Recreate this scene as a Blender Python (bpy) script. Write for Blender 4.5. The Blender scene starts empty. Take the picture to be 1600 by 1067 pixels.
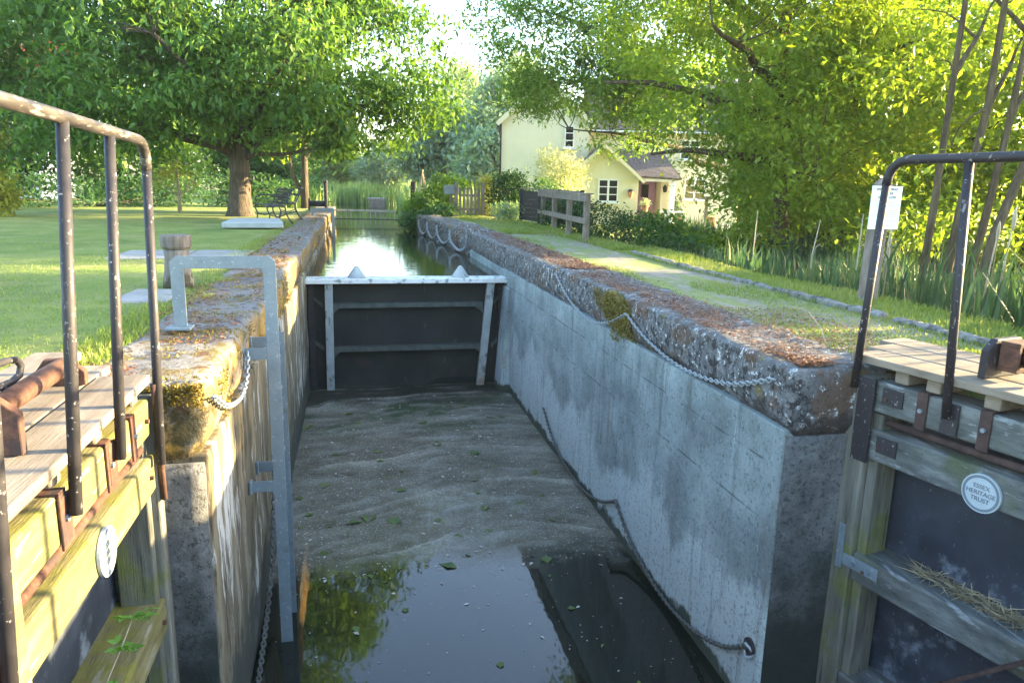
import bpy, bmesh, math, random
import numpy as np
from mathutils import Vector, Matrix, noise
C = bpy.context.scene.collection
SC = bpy.context.scene
R = math.radians
rng = np.random.default_rng(7)
random.seed(7)

# ------------------------------------------------------------------ materials
def mat(name, base, s=4, st=(1,1,1), det=6, nr=.6, layers=(), rough=.85, rough2=None, bump=.4, bs=30, bd=.01,
        bst=None, metal=0, spec=.3, attr=False, trans=0, transcol=None):
    m = bpy.data.materials.new(name); m.use_nodes = True
    nt = m.node_tree; N = nt.nodes; L = nt.links; N.clear()
    out = N.new('ShaderNodeOutputMaterial'); bs_ = N.new('ShaderNodeBsdfPrincipled')
    geo = N.new('ShaderNodeNewGeometry')
    def vec(st):
        if tuple(st) == (1,1,1): return geo.outputs['Position']
        v = N.new('ShaderNodeVectorMath'); v.operation = 'MULTIPLY'; L.new(geo.outputs['Position'], v.inputs[0]); v.inputs[1].default_value = st
        return v.outputs[0]
    def nz(s, st, det=6, nr=.6, dist=0):
        n = N.new('ShaderNodeTexNoise'); n.inputs['Scale'].default_value = s; n.inputs['Detail'].default_value = det
        n.inputs['Roughness'].default_value = nr; n.inputs['Distortion'].default_value = dist
        L.new(vec(st), n.inputs['Vector']); return n.outputs['Fac']
    def mr(sock, a, b, lo=0., hi=1., smooth=True):
        k = N.new('ShaderNodeMapRange'); k.interpolation_type = 'SMOOTHSTEP' if smooth else 'LINEAR'
        L.new(sock, k.inputs[0])
        if a > b: a, b, lo, hi = b, a, hi, lo
        k.inputs[1].default_value = a; k.inputs[2].default_value = b; k.inputs[3].default_value = lo; k.inputs[4].default_value = hi
        return k.outputs[0]
    def mul(a, b):
        k = N.new('ShaderNodeMath'); k.operation = 'MULTIPLY'; L.new(a, k.inputs[0])
        if isinstance(b, (int, float)): k.inputs[1].default_value = b
        else: L.new(b, k.inputs[1])
        return k.outputs[0]
    def add(a, b):
        k = N.new('ShaderNodeMath'); k.operation = 'ADD'; L.new(a, k.inputs[0])
        if isinstance(b, (int, float)): k.inputs[1].default_value = b
        else: L.new(b, k.inputs[1])
        return k.outputs[0]
    rp = N.new('ShaderNodeValToRGB'); el = rp.color_ramp.elements
    while len(el) < len(base): el.new(.5)
    for e, (p, c) in zip(el, base): e.position = p; e.color = (*c, 1)
    if attr:
        a = N.new('ShaderNodeAttribute'); a.attribute_name = 'rnd'
        f = add(mul(a.outputs['Fac'], .6), mul(mr(nz(s, st, det, nr), .3, .7), .4))
    else:
        f = mr(nz(s, st, det, nr), .25, .75, smooth=False)
    L.new(f, rp.inputs[0]); col = rp.outputs[0]
    sep = None
    for l in layers:
        fac = mr(nz(l['s'], l.get('st', (1,1,1)), l.get('det', 6), l.get('nr', .65), l.get('dist', 0)), l['lo'], l['hi'])
        if 'grad' in l or 'grad2' in l:
            sep = N.new('ShaderNodeSeparateXYZ'); L.new(geo.outputs['Position'], sep.inputs[0])
        for g in ('grad', 'grad2', 'grad3'):
            if g in l: fac = mul(fac, mr(sep.outputs[l[g][0]], l[g][1], l[g][2]))
        if 'badd' in l:          # gradient added to the noise: a ragged boundary
            ax, v0, v1, w = l['badd']
            sep2 = N.new('ShaderNodeSeparateXYZ'); L.new(geo.outputs['Position'], sep2.inputs[0])
            gsum = add(nz(l['s'], l.get('st', (1,1,1)), 6, .65), mul(mr(sep2.outputs[ax], v0, v1, -.5, .5, False), w))
            fac = mr(gsum, l['lo'], l['hi'])
            for g in ('grad', 'grad2'):
                if g in l: fac = mul(fac, mr(sep2.outputs[l[g][0]], l[g][1], l[g][2]))
        if 'up' in l:
            sn = N.new('ShaderNodeSeparateXYZ'); L.new(geo.outputs['Normal'], sn.inputs[0])
            fac = mul(fac, mr(sn.outputs[2], l['up'][0], l['up'][1]))
        fac = mul(fac, l.get('amt', 1.))
        mx = N.new('ShaderNodeMix'); mx.data_type = 'RGBA'
        L.new(fac, mx.inputs[0]); L.new(col, mx.inputs[6])
        if isinstance(l['c'], list):
            r2 = N.new('ShaderNodeValToRGB'); r2.color_ramp.elements[0].color = (*l['c'][0], 1); r2.color_ramp.elements[1].color = (*l['c'][1], 1)
            r2.color_ramp.elements[0].position = .35; r2.color_ramp.elements[1].position = .65
            L.new(nz(l.get('cs', l['s']*4), (1,1,1)), r2.inputs[0]); L.new(r2.outputs[0], mx.inputs[7])
        else: mx.inputs[7].default_value = (*l['c'], 1)
        col = mx.outputs[2]
    L.new(col, bs_.inputs['Base Color'])
    bs_.inputs['Roughness'].default_value = rough; bs_.inputs['Metallic'].default_value = metal
    bs_.inputs['Specular IOR Level'].default_value = spec
    if rough2 is not None:
        L.new(mr(nz(s*2, st), .3, .7, rough, rough2), bs_.inputs['Roughness'])
    if bump:
        b = N.new('ShaderNodeBump'); b.inputs['Strength'].default_value = bump; b.inputs['Distance'].default_value = bd
        L.new(nz(bs, bst or st, 8, .65), b.inputs['Height']); L.new(b.outputs[0], bs_.inputs['Normal'])
    if trans:
        t = N.new('ShaderNodeBsdfTranslucent')
        if transcol:
            mm = N.new('ShaderNodeMix'); mm.data_type = 'RGBA'; mm.blend_type = 'MULTIPLY'; mm.inputs[0].default_value = 1
            L.new(col, mm.inputs[6]); mm.inputs[7].default_value = (*transcol, 1); L.new(mm.outputs[2], t.inputs[0])
        else: L.new(col, t.inputs[0])
        ms = N.new('ShaderNodeMixShader'); ms.inputs[0].default_value = trans
        L.new(bs_.outputs[0], ms.inputs[1]); L.new(t.outputs[0], ms.inputs[2]); L.new(ms.outputs[0], out.inputs[0])
    else: L.new(bs_.outputs[0], out.inputs[0])
    return m

def leafmat(name, cols, trans=.45, tc=(1.5,1.5,.6), s=.7, spec=.35, rough=.5):
    n = len(cols)
    return mat(name, [(i/(n-1), c) for i, c in enumerate(cols)], s=s, attr=True, trans=trans, transcol=tc, bump=0, rough=rough, spec=spec)

M = {}
M['concrete'] = mat('lime_streaked_concrete', [(0,(.11,.135,.134)),(.5,(.195,.235,.233)),(1,(.29,.345,.34))], s=2.2, layers=[
    dict(c=(.075,.085,.087), s=1.3, st=(1,1,.7), lo=.50, hi=.72, amt=.55),
    dict(c=(.40,.465,.47), s=1.1, st=(1,1,.6), nr=.7, lo=.46, hi=.60, badd=(2,-.9,-2.3,.55), amt=.8),
    dict(c=(.06,.066,.062), s=9, st=(1,1,.07), nr=.75, lo=.54, hi=.70, amt=.6), dict(c=(.42,.46,.46), s=11, st=(1,1,.06), nr=.75, lo=.60, hi=.70, amt=.5), dict(c=(.16,.10,.055), s=5, st=(1,1,.08), lo=.62, hi=.70, amt=.5),
    dict(c=(.03,.035,.035), s=30, nr=.8, lo=.52, hi=.64, amt=.65), dict(c=(.45,.49,.51), s=36, nr=.75, lo=.57, hi=.66, amt=.4),
    dict(c=(.045,.05,.05), s=3, st=(1,1,.2), lo=.40, hi=.55, grad=(2,-.672,-.664), grad2=(2,-.650,-.660), amt=.75), dict(c=(.045,.05,.05), s=4, st=(1,1,.2), lo=.45, hi=.55, grad=(2,-1.072,-1.064), grad2=(2,-1.050,-1.060), amt=.7),
    dict(c=(.26,.20,.15), s=2.4, lo=.56, hi=.64, grad=(1,9.5,12), grad2=(2,-1.4,-2.2), amt=.7),
    dict(c=(.03,.042,.025), s=4, lo=.45, hi=.6, badd=(2,-2.2,-2.52,.8), amt=.93),
    ], rough=.9, bump=.6, bs=60, bd=.012)
M['concrete_left'] = mat('ochre_streaked_concrete', [(0,(.05,.043,.030)),(.5,(.135,.112,.070)),(1,(.28,.255,.20))], s=5, st=(1,1,.2), layers=[
    dict(c=(.50,.49,.46), s=4.2, st=(1,1,.16), nr=.72, lo=.53, hi=.60, amt=.9),
    dict(c=(.33,.20,.04), s=5, st=(1,1,.2), lo=.52, hi=.66, grad=(2,-1.5,-.3), amt=.8),
    dict(c=(.03,.025,.018), s=10, st=(1,1,.10), nr=.75, lo=.53, hi=.60, amt=.85),
    dict(c=(.05,.055,.045), s=3, lo=.45, hi=.58, badd=(2,-1.5,-2.5,.8), amt=.9),
    ], rough=.9, bump=.7, bs=45, bd=.015, bst=(1,1,.4))
M['concrete_end'] = mat('dark_footed_concrete', [(0,(.045,.046,.047)),(.5,(.105,.108,.11)),(1,(.19,.195,.20))], s=9, nr=.78, det=10, layers=[
    dict(c=(.02,.022,.02), s=30, nr=.75, lo=.53, hi=.6, amt=.7),
    dict(c=(.015,.022,.019), s=3.0, nr=.8, lo=.25, hi=.85, badd=(2,-.5,-2.1,.9), amt=.95),  # darker towards the bottom
    dict(c=(.5,.5,.48), s=30, lo=.68, hi=.72, amt=.6)], rough=.9, bump=.7, bs=70, bd=.012)
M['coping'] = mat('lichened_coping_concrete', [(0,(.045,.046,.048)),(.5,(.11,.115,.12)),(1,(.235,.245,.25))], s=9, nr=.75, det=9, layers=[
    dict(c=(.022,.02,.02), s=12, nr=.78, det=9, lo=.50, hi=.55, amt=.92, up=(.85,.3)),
    dict(c=(.10,.055,.03), s=2.2, lo=.52, hi=.60, amt=.7),
    dict(c=(.52,.55,.56), s=17, nr=.75, lo=.57, hi=.62, amt=.85), dict(c=(.03,.028,.026), s=55, lo=.56, hi=.62, amt=.6),
    dict(c=(.04,.033,.03), s=3, lo=.47, hi=.55, badd=(2,-.2,-.46,.5), amt=.8, grad=(1,8,5.5)),
    dict(c=(.20,.15,.04), s=3, lo=.60, hi=.66, amt=.6)], rough=.92, bump=.9, bs=35, bd=.02)
M['coping_left'] = mat('mossy_worn_coping_stone', [(0,(.07,.066,.062)),(.5,(.175,.17,.165)),(1,(.32,.325,.33))], s=9, nr=.72, det=9, layers=[
    dict(c=[(.20,.12,.02),(.10,.085,.015)], s=4.2, nr=.75, lo=.50, hi=.58, amt=.8),
    dict(c=[(.30,.16,.025),(.30,.21,.05)], s=3, lo=.42, hi=.56, up=(.75,.2), amt=.85),
    dict(c=(.05,.035,.025), s=9, lo=.56, hi=.62, amt=.85),
    dict(c=[(.22,.095,.045),(.10,.05,.03)], s=4.5, nr=.75, lo=.56, hi=.62, amt=.7),
    dict(c=(.03,.03,.012), s=4, lo=.42, hi=.5, grad=(1,4.35,4.1), grad2=(2,-.08,-.2), amt=.85)], rough=.95, bump=1, bs=38, bd=.025)
M['timber'] = mat('sunlit_algae_gate_timber', [(0,(.06,.055,.025)),(.5,(.145,.13,.055)),(1,(.24,.215,.105))], s=5, st=(3,.5,3), layers=[
    dict(c=[(.215,.20,.022),(.12,.13,.018)], s=2.6, lo=.46, hi=.58, amt=.75, up=(-.5,.6)),  # algae, with warm sunlight put into its yellow and the timber's
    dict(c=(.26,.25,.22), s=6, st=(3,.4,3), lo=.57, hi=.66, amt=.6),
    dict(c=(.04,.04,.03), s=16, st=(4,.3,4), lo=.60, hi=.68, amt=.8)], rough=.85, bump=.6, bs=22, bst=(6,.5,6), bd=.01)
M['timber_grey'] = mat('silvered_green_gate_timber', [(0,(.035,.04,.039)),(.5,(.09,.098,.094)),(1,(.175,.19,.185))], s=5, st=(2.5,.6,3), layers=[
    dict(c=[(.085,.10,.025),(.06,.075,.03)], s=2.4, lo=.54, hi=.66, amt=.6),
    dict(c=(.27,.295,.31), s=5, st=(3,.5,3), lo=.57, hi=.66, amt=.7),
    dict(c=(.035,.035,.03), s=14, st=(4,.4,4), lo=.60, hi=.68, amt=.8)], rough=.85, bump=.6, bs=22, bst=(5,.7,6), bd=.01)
M['post_timber'] = mat('weathered_post_timber', [(0,(.05,.05,.042)),(.5,(.12,.12,.10)),(1,(.21,.205,.175))], s=5, st=(3,3,.35), layers=[
    dict(c=[(.18,.19,.03),(.10,.12,.03)], s=2, lo=.55, hi=.66, amt=.7),
    dict(c=(.035,.035,.03), s=12, st=(4,4,.3), lo=.58, hi=.66, amt=.8)], rough=.88, bump=.6, bs=22, bst=(6,6,.5), bd=.01)
M['deck'] = mat('worn_deck_board', [(0,(.10,.082,.06)),(.5,(.18,.15,.115)),(1,(.255,.218,.175))], s=5, st=(3,.35,3), layers=[
    dict(c=(.12,.08,.06), s=10, st=(4,.25,4), lo=.58, hi=.68, amt=.6),
    dict(c=(.34,.29,.24), s=4, lo=.56, hi=.7, amt=.6)], rough=.85, bump=.5, bs=20, bst=(7,.4,7), bd=.006)
M['rust'] = mat('rusted_iron', [(0,(.03,.016,.012)),(.5,(.075,.036,.025)),(1,(.15,.075,.047))], s=14, nr=.75, rough=.85, bump=.5, bs=60, bd=.005, layers=[
    dict(c=(.03,.025,.028), s=5, lo=.55, hi=.62, amt=.7)])
M['rust_shaded'] = mat('shaded_old_iron_strap', [(0,(.022,.015,.014)),(.5,(.05,.03,.026)),(1,(.09,.055,.045))], s=14, nr=.75, rough=.85, bump=.5, bs=60, bd=.005)  # rust darkened to paint in the shade on the right gate
M['black_paint'] = mat('chipped_black_paint', [(0,(.012,.012,.016)),(1,(.028,.026,.03))], s=8, rough=.5, rough2=.7, spec=.35, bump=.15, bs=40, bd=.004, layers=[
    dict(c=(.38,.36,.35), s=42, nr=.7, lo=.62, hi=.66, amt=.85),
    dict(c=(.045,.022,.018), s=14, nr=.7, lo=.63, hi=.70, amt=.6),
    dict(c=(.30,.26,.23), s=22, st=(1,1,.3), lo=.62, hi=.68, amt=.6)])
M['rail_worn'] = mat('paint_worn_handrail', [(0,(.010,.010,.012)),(.5,(.032,.028,.026)),(1,(.08,.072,.067))], s=26, st=(1,.12,1), rough=.4, rough2=.65, spec=.5, bump=.2, bs=60, bd=.003, layers=[
    dict(c=(.27,.235,.21), s=34, st=(1,.22,1), nr=.75, lo=.54, hi=.62, amt=.8)])
M['galv'] = mat('galvanised_steel', [(0,(.115,.155,.185)),(.5,(.155,.20,.23)),(1,(.20,.245,.27))], s=9, nr=.75, rough=.5, rough2=.65, metal=.25, spec=.5, bump=.05, layers=[
    dict(c=(.33,.38,.40), s=30, nr=.7, lo=.60, hi=.64, amt=.8), dict(c=(.10,.085,.07), s=5, nr=.75, lo=.57, hi=.7, amt=.5)])
M['galv_wet'] = mat('galvanised_chain_steel', [(0,(.22,.26,.29)),(1,(.38,.43,.46))], s=30, rough=.45, metal=.3, spec=.5, bump=0)
M['chain_dark'] = mat('slimed_chain_steel', [(0,(.05,.055,.05)),(1,(.14,.14,.13))], s=30, rough=.6, metal=.2, bump=0)
M['plate'] = mat('dark_gate_plate', [(0,(.010,.014,.014)),(.5,(.020,.026,.025)),(1,(.038,.044,.041))], s=1.8, rough=.6, rough2=.8, bump=.2, bs=20, layers=[
    dict(c=(.045,.035,.032), s=2.2, lo=.52, hi=.64, grad=(2,-1.7,-2.1), amt=.7), dict(c=(.10,.11,.105), s=9, st=(1,1,.3), lo=.6, hi=.7, amt=.5)])
M['rib'] = mat('grey_painted_gate_rib', [(0,(.24,.26,.26)),(1,(.38,.41,.40))], s=4, rough=.7, bump=.2, layers=[
    dict(c=(.08,.09,.08), s=6, st=(1,1,.5), lo=.56, hi=.64, amt=.8), dict(c=(.25,.15,.09), s=4, lo=.5, hi=.6, grad=(2,-2.1,-2.45), amt=.8)])
M['stiff'] = mat('grime_covered_stiffener', [(0,(.03,.04,.037)),(1,(.095,.11,.10))], s=6, rough=.75, bump=.2)
M['topbeam'] = mat('peeling_pale_paint', [(0,(.52,.53,.51)),(1,(.72,.72,.70))], s=5, rough=.7, bump=.3, layers=[
    dict(c=(.12,.15,.12), s=7, lo=.54, hi=.62, amt=.8), dict(c=(.3,.31,.29), s=18, lo=.6, hi=.66, amt=.7)])
M['panel_blue'] = mat('blackened_gate_sheet', [(0,(.010,.014,.022)),(.5,(.028,.036,.050)),(1,(.07,.085,.11))], s=2.2, rough=.55, rough2=.8, bump=.3, bs=25, layers=[
    dict(c=(.22,.26,.31), s=4, nr=.7, lo=.52, hi=.72, grad=(2,-.75,-1.15), amt=.65),
    dict(c=(.30,.33,.36), s=60, st=(1,1,.3), lo=.66, hi=.7, amt=.5)])
M['plaque'] = mat('silvered_plaque', [(0,(.26,.31,.34)),(1,(.36,.41,.44))], s=8, rough=.45, bump=0, spec=.5)
M['plaque_text'] = mat('faded_plaque_lettering', [(0,(.10,.13,.15)),(1,(.14,.17,.19))], s=8, bump=0)
M['sign_white'] = mat('white_sign_sheet', [(0,(.52,.58,.60)),(1,(.62,.66,.67))], s=5, rough=.4, bump=0, spec=.5, layers=[dict(c=(.55,.62,.58), s=6, lo=.55, hi=.7, grad=(2,.85,.7), amt=.7)])
M['ink'] = mat('dark_sign_ink', [(0,(.03,.035,.05)),(1,(.05,.055,.07))], bump=0, rough=.6)
M['ink_grey'] = mat('grey_sign_ink', [(0,(.26,.29,.32)),(1,(.32,.35,.38))], bump=0, rough=.6)
M['oldwood'] = mat('grey_fence_wood', [(0,(.085,.07,.056)),(.5,(.15,.125,.105)),(1,(.24,.205,.175))], s=6, st=(2,2,.6), rough=.9, bump=.4, bs=25, layers=[dict(c=(.10,.11,.05), s=4, lo=.56, hi=.66, amt=.6)])
M['bollard'] = mat('weathered_bollard_timber', [(0,(.08,.068,.055)),(.5,(.15,.13,.11)),(1,(.24,.21,.185))], s=8, st=(2.5,2.5,.4), rough=.9, bump=.7, bs=30, bst=(4,4,.4), layers=[
    dict(c=(.045,.04,.02), s=7, lo=.42, hi=.5, grad=(2,.16,.10), amt=.9), dict(c=(.05,.045,.04), s=14, st=(3,3,.2), lo=.57, hi=.65, amt=.7)])
M['darkwood'] = mat('dark_creosoted_board', [(0,(.018,.017,.02)),(1,(.045,.04,.042))], s=5, st=(.6,.6,8), rough=.8, bump=.4, bs=20, bst=(.5,.5,9))
M['bench_iron'] = mat('dark_bench_iron', [(0,(.02,.022,.028)),(1,(.05,.05,.06))], s=8, rough=.5, bump=.1)
M['bench_slat'] = mat('dark_bench_slat', [(0,(.05,.045,.05)),(1,(.10,.09,.09))], s=8, st=(3,.4,3), rough=.6, bump=.2)
M['slab'] = mat('pale_concrete_slab', [(0,(.25,.28,.28)),(1,(.36,.39,.39))], s=4, rough=.85, bump=.4, bs=40, layers=[dict(c=(.25,.26,.24), s=5, lo=.57, hi=.66, amt=.6)])
M['paving'] = mat('paving_flag', [(0,(.18,.18,.175)),(1,(.29,.285,.28))], s=4, rough=.9, bump=.5, bs=40, layers=[dict(c=(.12,.15,.05), s=3, lo=.57, hi=.64, amt=.8)])
M['kerb'] = mat('mottled_kerb_stone', [(0,(.075,.075,.07)),(.5,(.17,.17,.16)),(1,(.30,.30,.28))], s=14, nr=.75, rough=.9, bump=.8, bs=35, bd=.02, layers=[
    dict(c=(.04,.04,.035), s=9, lo=.5, hi=.6, amt=.8), dict(c=(.08,.10,.03), s=4, lo=.55, hi=.62, amt=.7)])
M['lawn'] = mat('mown_lawn_turf', [(0,(.12,.17,.035)),(.45,(.18,.24,.05)),(.75,(.24,.27,.08)),(1,(.32,.29,.14))], s=1.3, det=8, layers=[
    dict(c=(.30,.28,.12), s=.9, nr=.7, lo=.50, hi=.66, amt=.7), dict(c=(.10,.16,.035), s=.5, nr=.6, lo=.5, hi=.62, amt=.6), dict(c=(.22,.18,.11), s=3.4, nr=.75, lo=.60, hi=.66, amt=.6), dict(c=(.05,.085,.015), s=30, lo=.5, hi=.7, amt=.6),
    dict(c=[(.10,.07,.045),(.20,.13,.09)], s=5, lo=.44, hi=.56, grad=(0,-1.9,-1.55), amt=.6)], rough=.95, bump=.9, bs=90, bd=.03)
M['path'] = mat('grassy_gravel_towpath', [(0,(.17,.155,.125)),(.5,(.26,.235,.20)),(1,(.36,.33,.285))], s=7, layers=[
    dict(c=[(.15,.215,.045),(.24,.27,.08)], s=1.3, st=(1.3,.5,1), nr=.78, lo=.40, hi=.58, amt=.9, cs=14),
    dict(c=[(.15,.22,.035),(.26,.28,.07)], s=.9, lo=.2, hi=.4, grad=(0,4.5,4.7), amt=.95, cs=8),
    dict(c=[(.30,.155,.085),(.17,.09,.055)], s=3, lo=.36, hi=.5, grad=(0,3.25,2.95), grad2=(1,9,6), amt=.8, cs=30),
    dict(c=(.5,.47,.42), s=60, lo=.62, hi=.66, amt=.5), dict(c=(.10,.09,.07), s=40, lo=.62, hi=.68, amt=.5)], rough=.95, bump=1, bs=70, bd=.02)
M['meadow'] = mat('rough_meadow', [(0,(.09,.12,.03)),(.5,(.14,.16,.05)),(1,(.24,.22,.10))], s=.3, rough=.95, bump=.5, bs=20, bd=.05)
M['bed'] = mat('canal_silt', [(0,(.03,.03,.02)),(1,(.05,.05,.035))], s=3, bump=.3)
M['cream'] = mat('cream_render', [(0,(.70,.63,.42)),(1,(.78,.71,.50))], s=1.2, rough=.9, bump=.2, bs=40, layers=[dict(c=(.62,.58,.45), s=2.5, st=(1,1,.3), lo=.58, hi=.72, amt=.4)])
M['ivory'] = mat('ivory_render', [(0,(.70,.65,.47)),(1,(.78,.73,.55))], s=1.2, rough=.9, bump=.2, bs=40)
M['white'] = mat('white_gloss_paint', [(0,(.74,.76,.76)),(1,(.82,.83,.83))], s=4, rough=.45, bump=0)
M['glass'] = mat('dark_window_glass', [(0,(.012,.013,.016)),(1,(.03,.032,.035))], s=1.5, rough=.06, spec=.18, bump=0)
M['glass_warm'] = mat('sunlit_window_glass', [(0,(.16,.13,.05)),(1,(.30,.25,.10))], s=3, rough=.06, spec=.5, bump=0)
M['tile'] = mat('mottled_roof_tile', [(0,(.055,.05,.055)),(.5,(.105,.09,.09)),(1,(.19,.155,.145))], s=9, rough=.85, bump=.8, bs=9, bst=(1.6,1.6,3), bd=.03, layers=[dict(c=(.20,.19,.17), s=14, lo=.6, hi=.66, amt=.7)])
M['lilac'] = mat('lilac_door_paint', [(0,(.46,.27,.44)),(1,(.54,.33,.52))], s=3, rough=.5, bump=0)
M['brick'] = mat('red_terrace_brick', [(0,(.22,.10,.07)),(1,(.36,.17,.11))], s=12, st=(1,1,3), rough=.9, bump=.4)
M['terracotta'] = mat('terracotta_clay', [(0,(.42,.17,.09)),(1,(.55,.25,.14))], s=6, rough=.8, bump=.1)
M['bark'] = mat('fissured_grey_bark', [(0,(.035,.028,.022)),(.5,(.085,.068,.052)),(1,(.16,.13,.10))], s=9, st=(2,2,.3), rough=.95, bump=1, bs=14, bst=(3,3,.4), bd=.04)
M['bark_pale'] = mat('pale_olive_bark', [(0,(.03,.022,.013)),(.5,(.075,.056,.034)),(1,(.14,.108,.07))], s=7, st=(2,2,.3), rough=.95, bump=.8, bs=14, bst=(3,3,.4), bd=.03)
M['leaf_chestnut'] = leafmat('chestnut_leaf', [(.035,.095,.02),(.07,.155,.035),(.11,.215,.05),(.18,.29,.075)], trans=.5, tc=(1.5,1.4,.5))
M['leaf_sunny'] = leafmat('yellow_green_leaf', [(.065,.125,.018),(.13,.225,.03),(.21,.31,.045),(.32,.40,.065)], trans=.58, tc=(1.45,1.3,.45))
M['leaf_ash'] = leafmat('ash_leaf', [(.06,.13,.025),(.11,.21,.045),(.165,.28,.06),(.24,.36,.085)], trans=.55, tc=(1.5,1.4,.5))
M['leaf_willow'] = leafmat('hazed_blue_green_willow_leaf', [(.10,.17,.12),(.16,.25,.17),(.21,.31,.20),(.27,.37,.24)], trans=.4)  # distance haze painted in by lightening the leaves; border plants share it
M['leaf_pale'] = leafmat('glare_paled_poplar_leaf', [(.24,.32,.23),(.32,.40,.29),(.40,.47,.35)], trans=.45)  # sun glare painted in by paling the leaves; the pot flowers share it
M['leaf_dark'] = leafmat('dark_hedge_leaf', [(.012,.04,.010),(.022,.065,.016),(.04,.095,.02)], trans=.3, spec=.25)
M['leaf_lime'] = leafmat('lime_hedge_leaf', [(.06,.13,.012),(.11,.20,.02),(.17,.27,.03)], trans=.5)
M['leaf_cream'] = leafmat('cream_variegated_leaf', [(.36,.40,.17),(.52,.54,.28),(.64,.64,.40)], trans=.45, tc=(1.1,1.1,.85))
M['leaf_yellow'] = leafmat('golden_shrub_leaf', [(.22,.24,.03),(.33,.35,.05),(.44,.45,.10)], trans=.5, tc=(1.15,1.1,.6))
M['leaf_red'] = leafmat('copper_leaf', [(.12,.03,.025),(.22,.06,.04)], trans=.4)
M['leaf_nettle'] = leafmat('nettle_leaf', [(.035,.09,.03),(.065,.15,.05),(.10,.20,.065)], trans=.4)
M['leaf_orange'] = leafmat('yellow_new_leaf', [(.20,.24,.05),(.30,.33,.08),(.42,.42,.14)], trans=.5)
M['leaf_seed'] = leafmat('fresh_seedling_leaf', [(.09,.22,.03),(.16,.33,.05)], trans=.45)
M['reed'] = leafmat('reed_blade', [(.02,.05,.03),(.036,.08,.042),(.065,.115,.05)], trans=.4, tc=(1.4,1.4,.6))
M['reed_pale'] = leafmat('pale_reed_blade', [(.12,.21,.06),(.20,.30,.10),(.32,.38,.16)], trans=.4)
M['straw'] = leafmat('dry_straw', [(.30,.24,.14),(.42,.35,.22),(.55,.48,.33)], trans=.2, tc=(1,1,1))
M['stalk'] = mat('bleached_stalk', [(0,(.22,.185,.125)),(1,(.36,.31,.23))], s=9, rough=.9, bump=0)
M['grassblade'] = leafmat('grass_blade', [(.10,.16,.03),(.16,.235,.045),(.22,.27,.07),(.32,.29,.13)], trans=.4, tc=(1.3,1.25,.5), s=.8)
M['litter'] = leafmat('fallen_leaf_litter', [(.07,.035,.02),(.15,.065,.03),(.25,.11,.05),(.34,.20,.11)], trans=.1, tc=(1,1,1), s=2)
M['moss'] = leafmat('ochre_moss_tuft', [(.10,.08,.012),(.20,.15,.02),(.32,.22,.03)], trans=.2, tc=(1,1,.6), s=3)
M['mossgreen'] = leafmat('olive_moss_tuft', [(.09,.075,.015),(.16,.13,.025),(.22,.18,.04)], trans=.2, tc=(1,1,.6), s=3)
M['debris'] = leafmat('floating_petal', [(.24,.22,.18),(.40,.38,.34),(.55,.53,.5)], trans=.1, tc=(1,1,1))
M['weed'] = leafmat('floating_weed', [(.06,.10,.02),(.12,.17,.03)], trans=.2)

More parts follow.
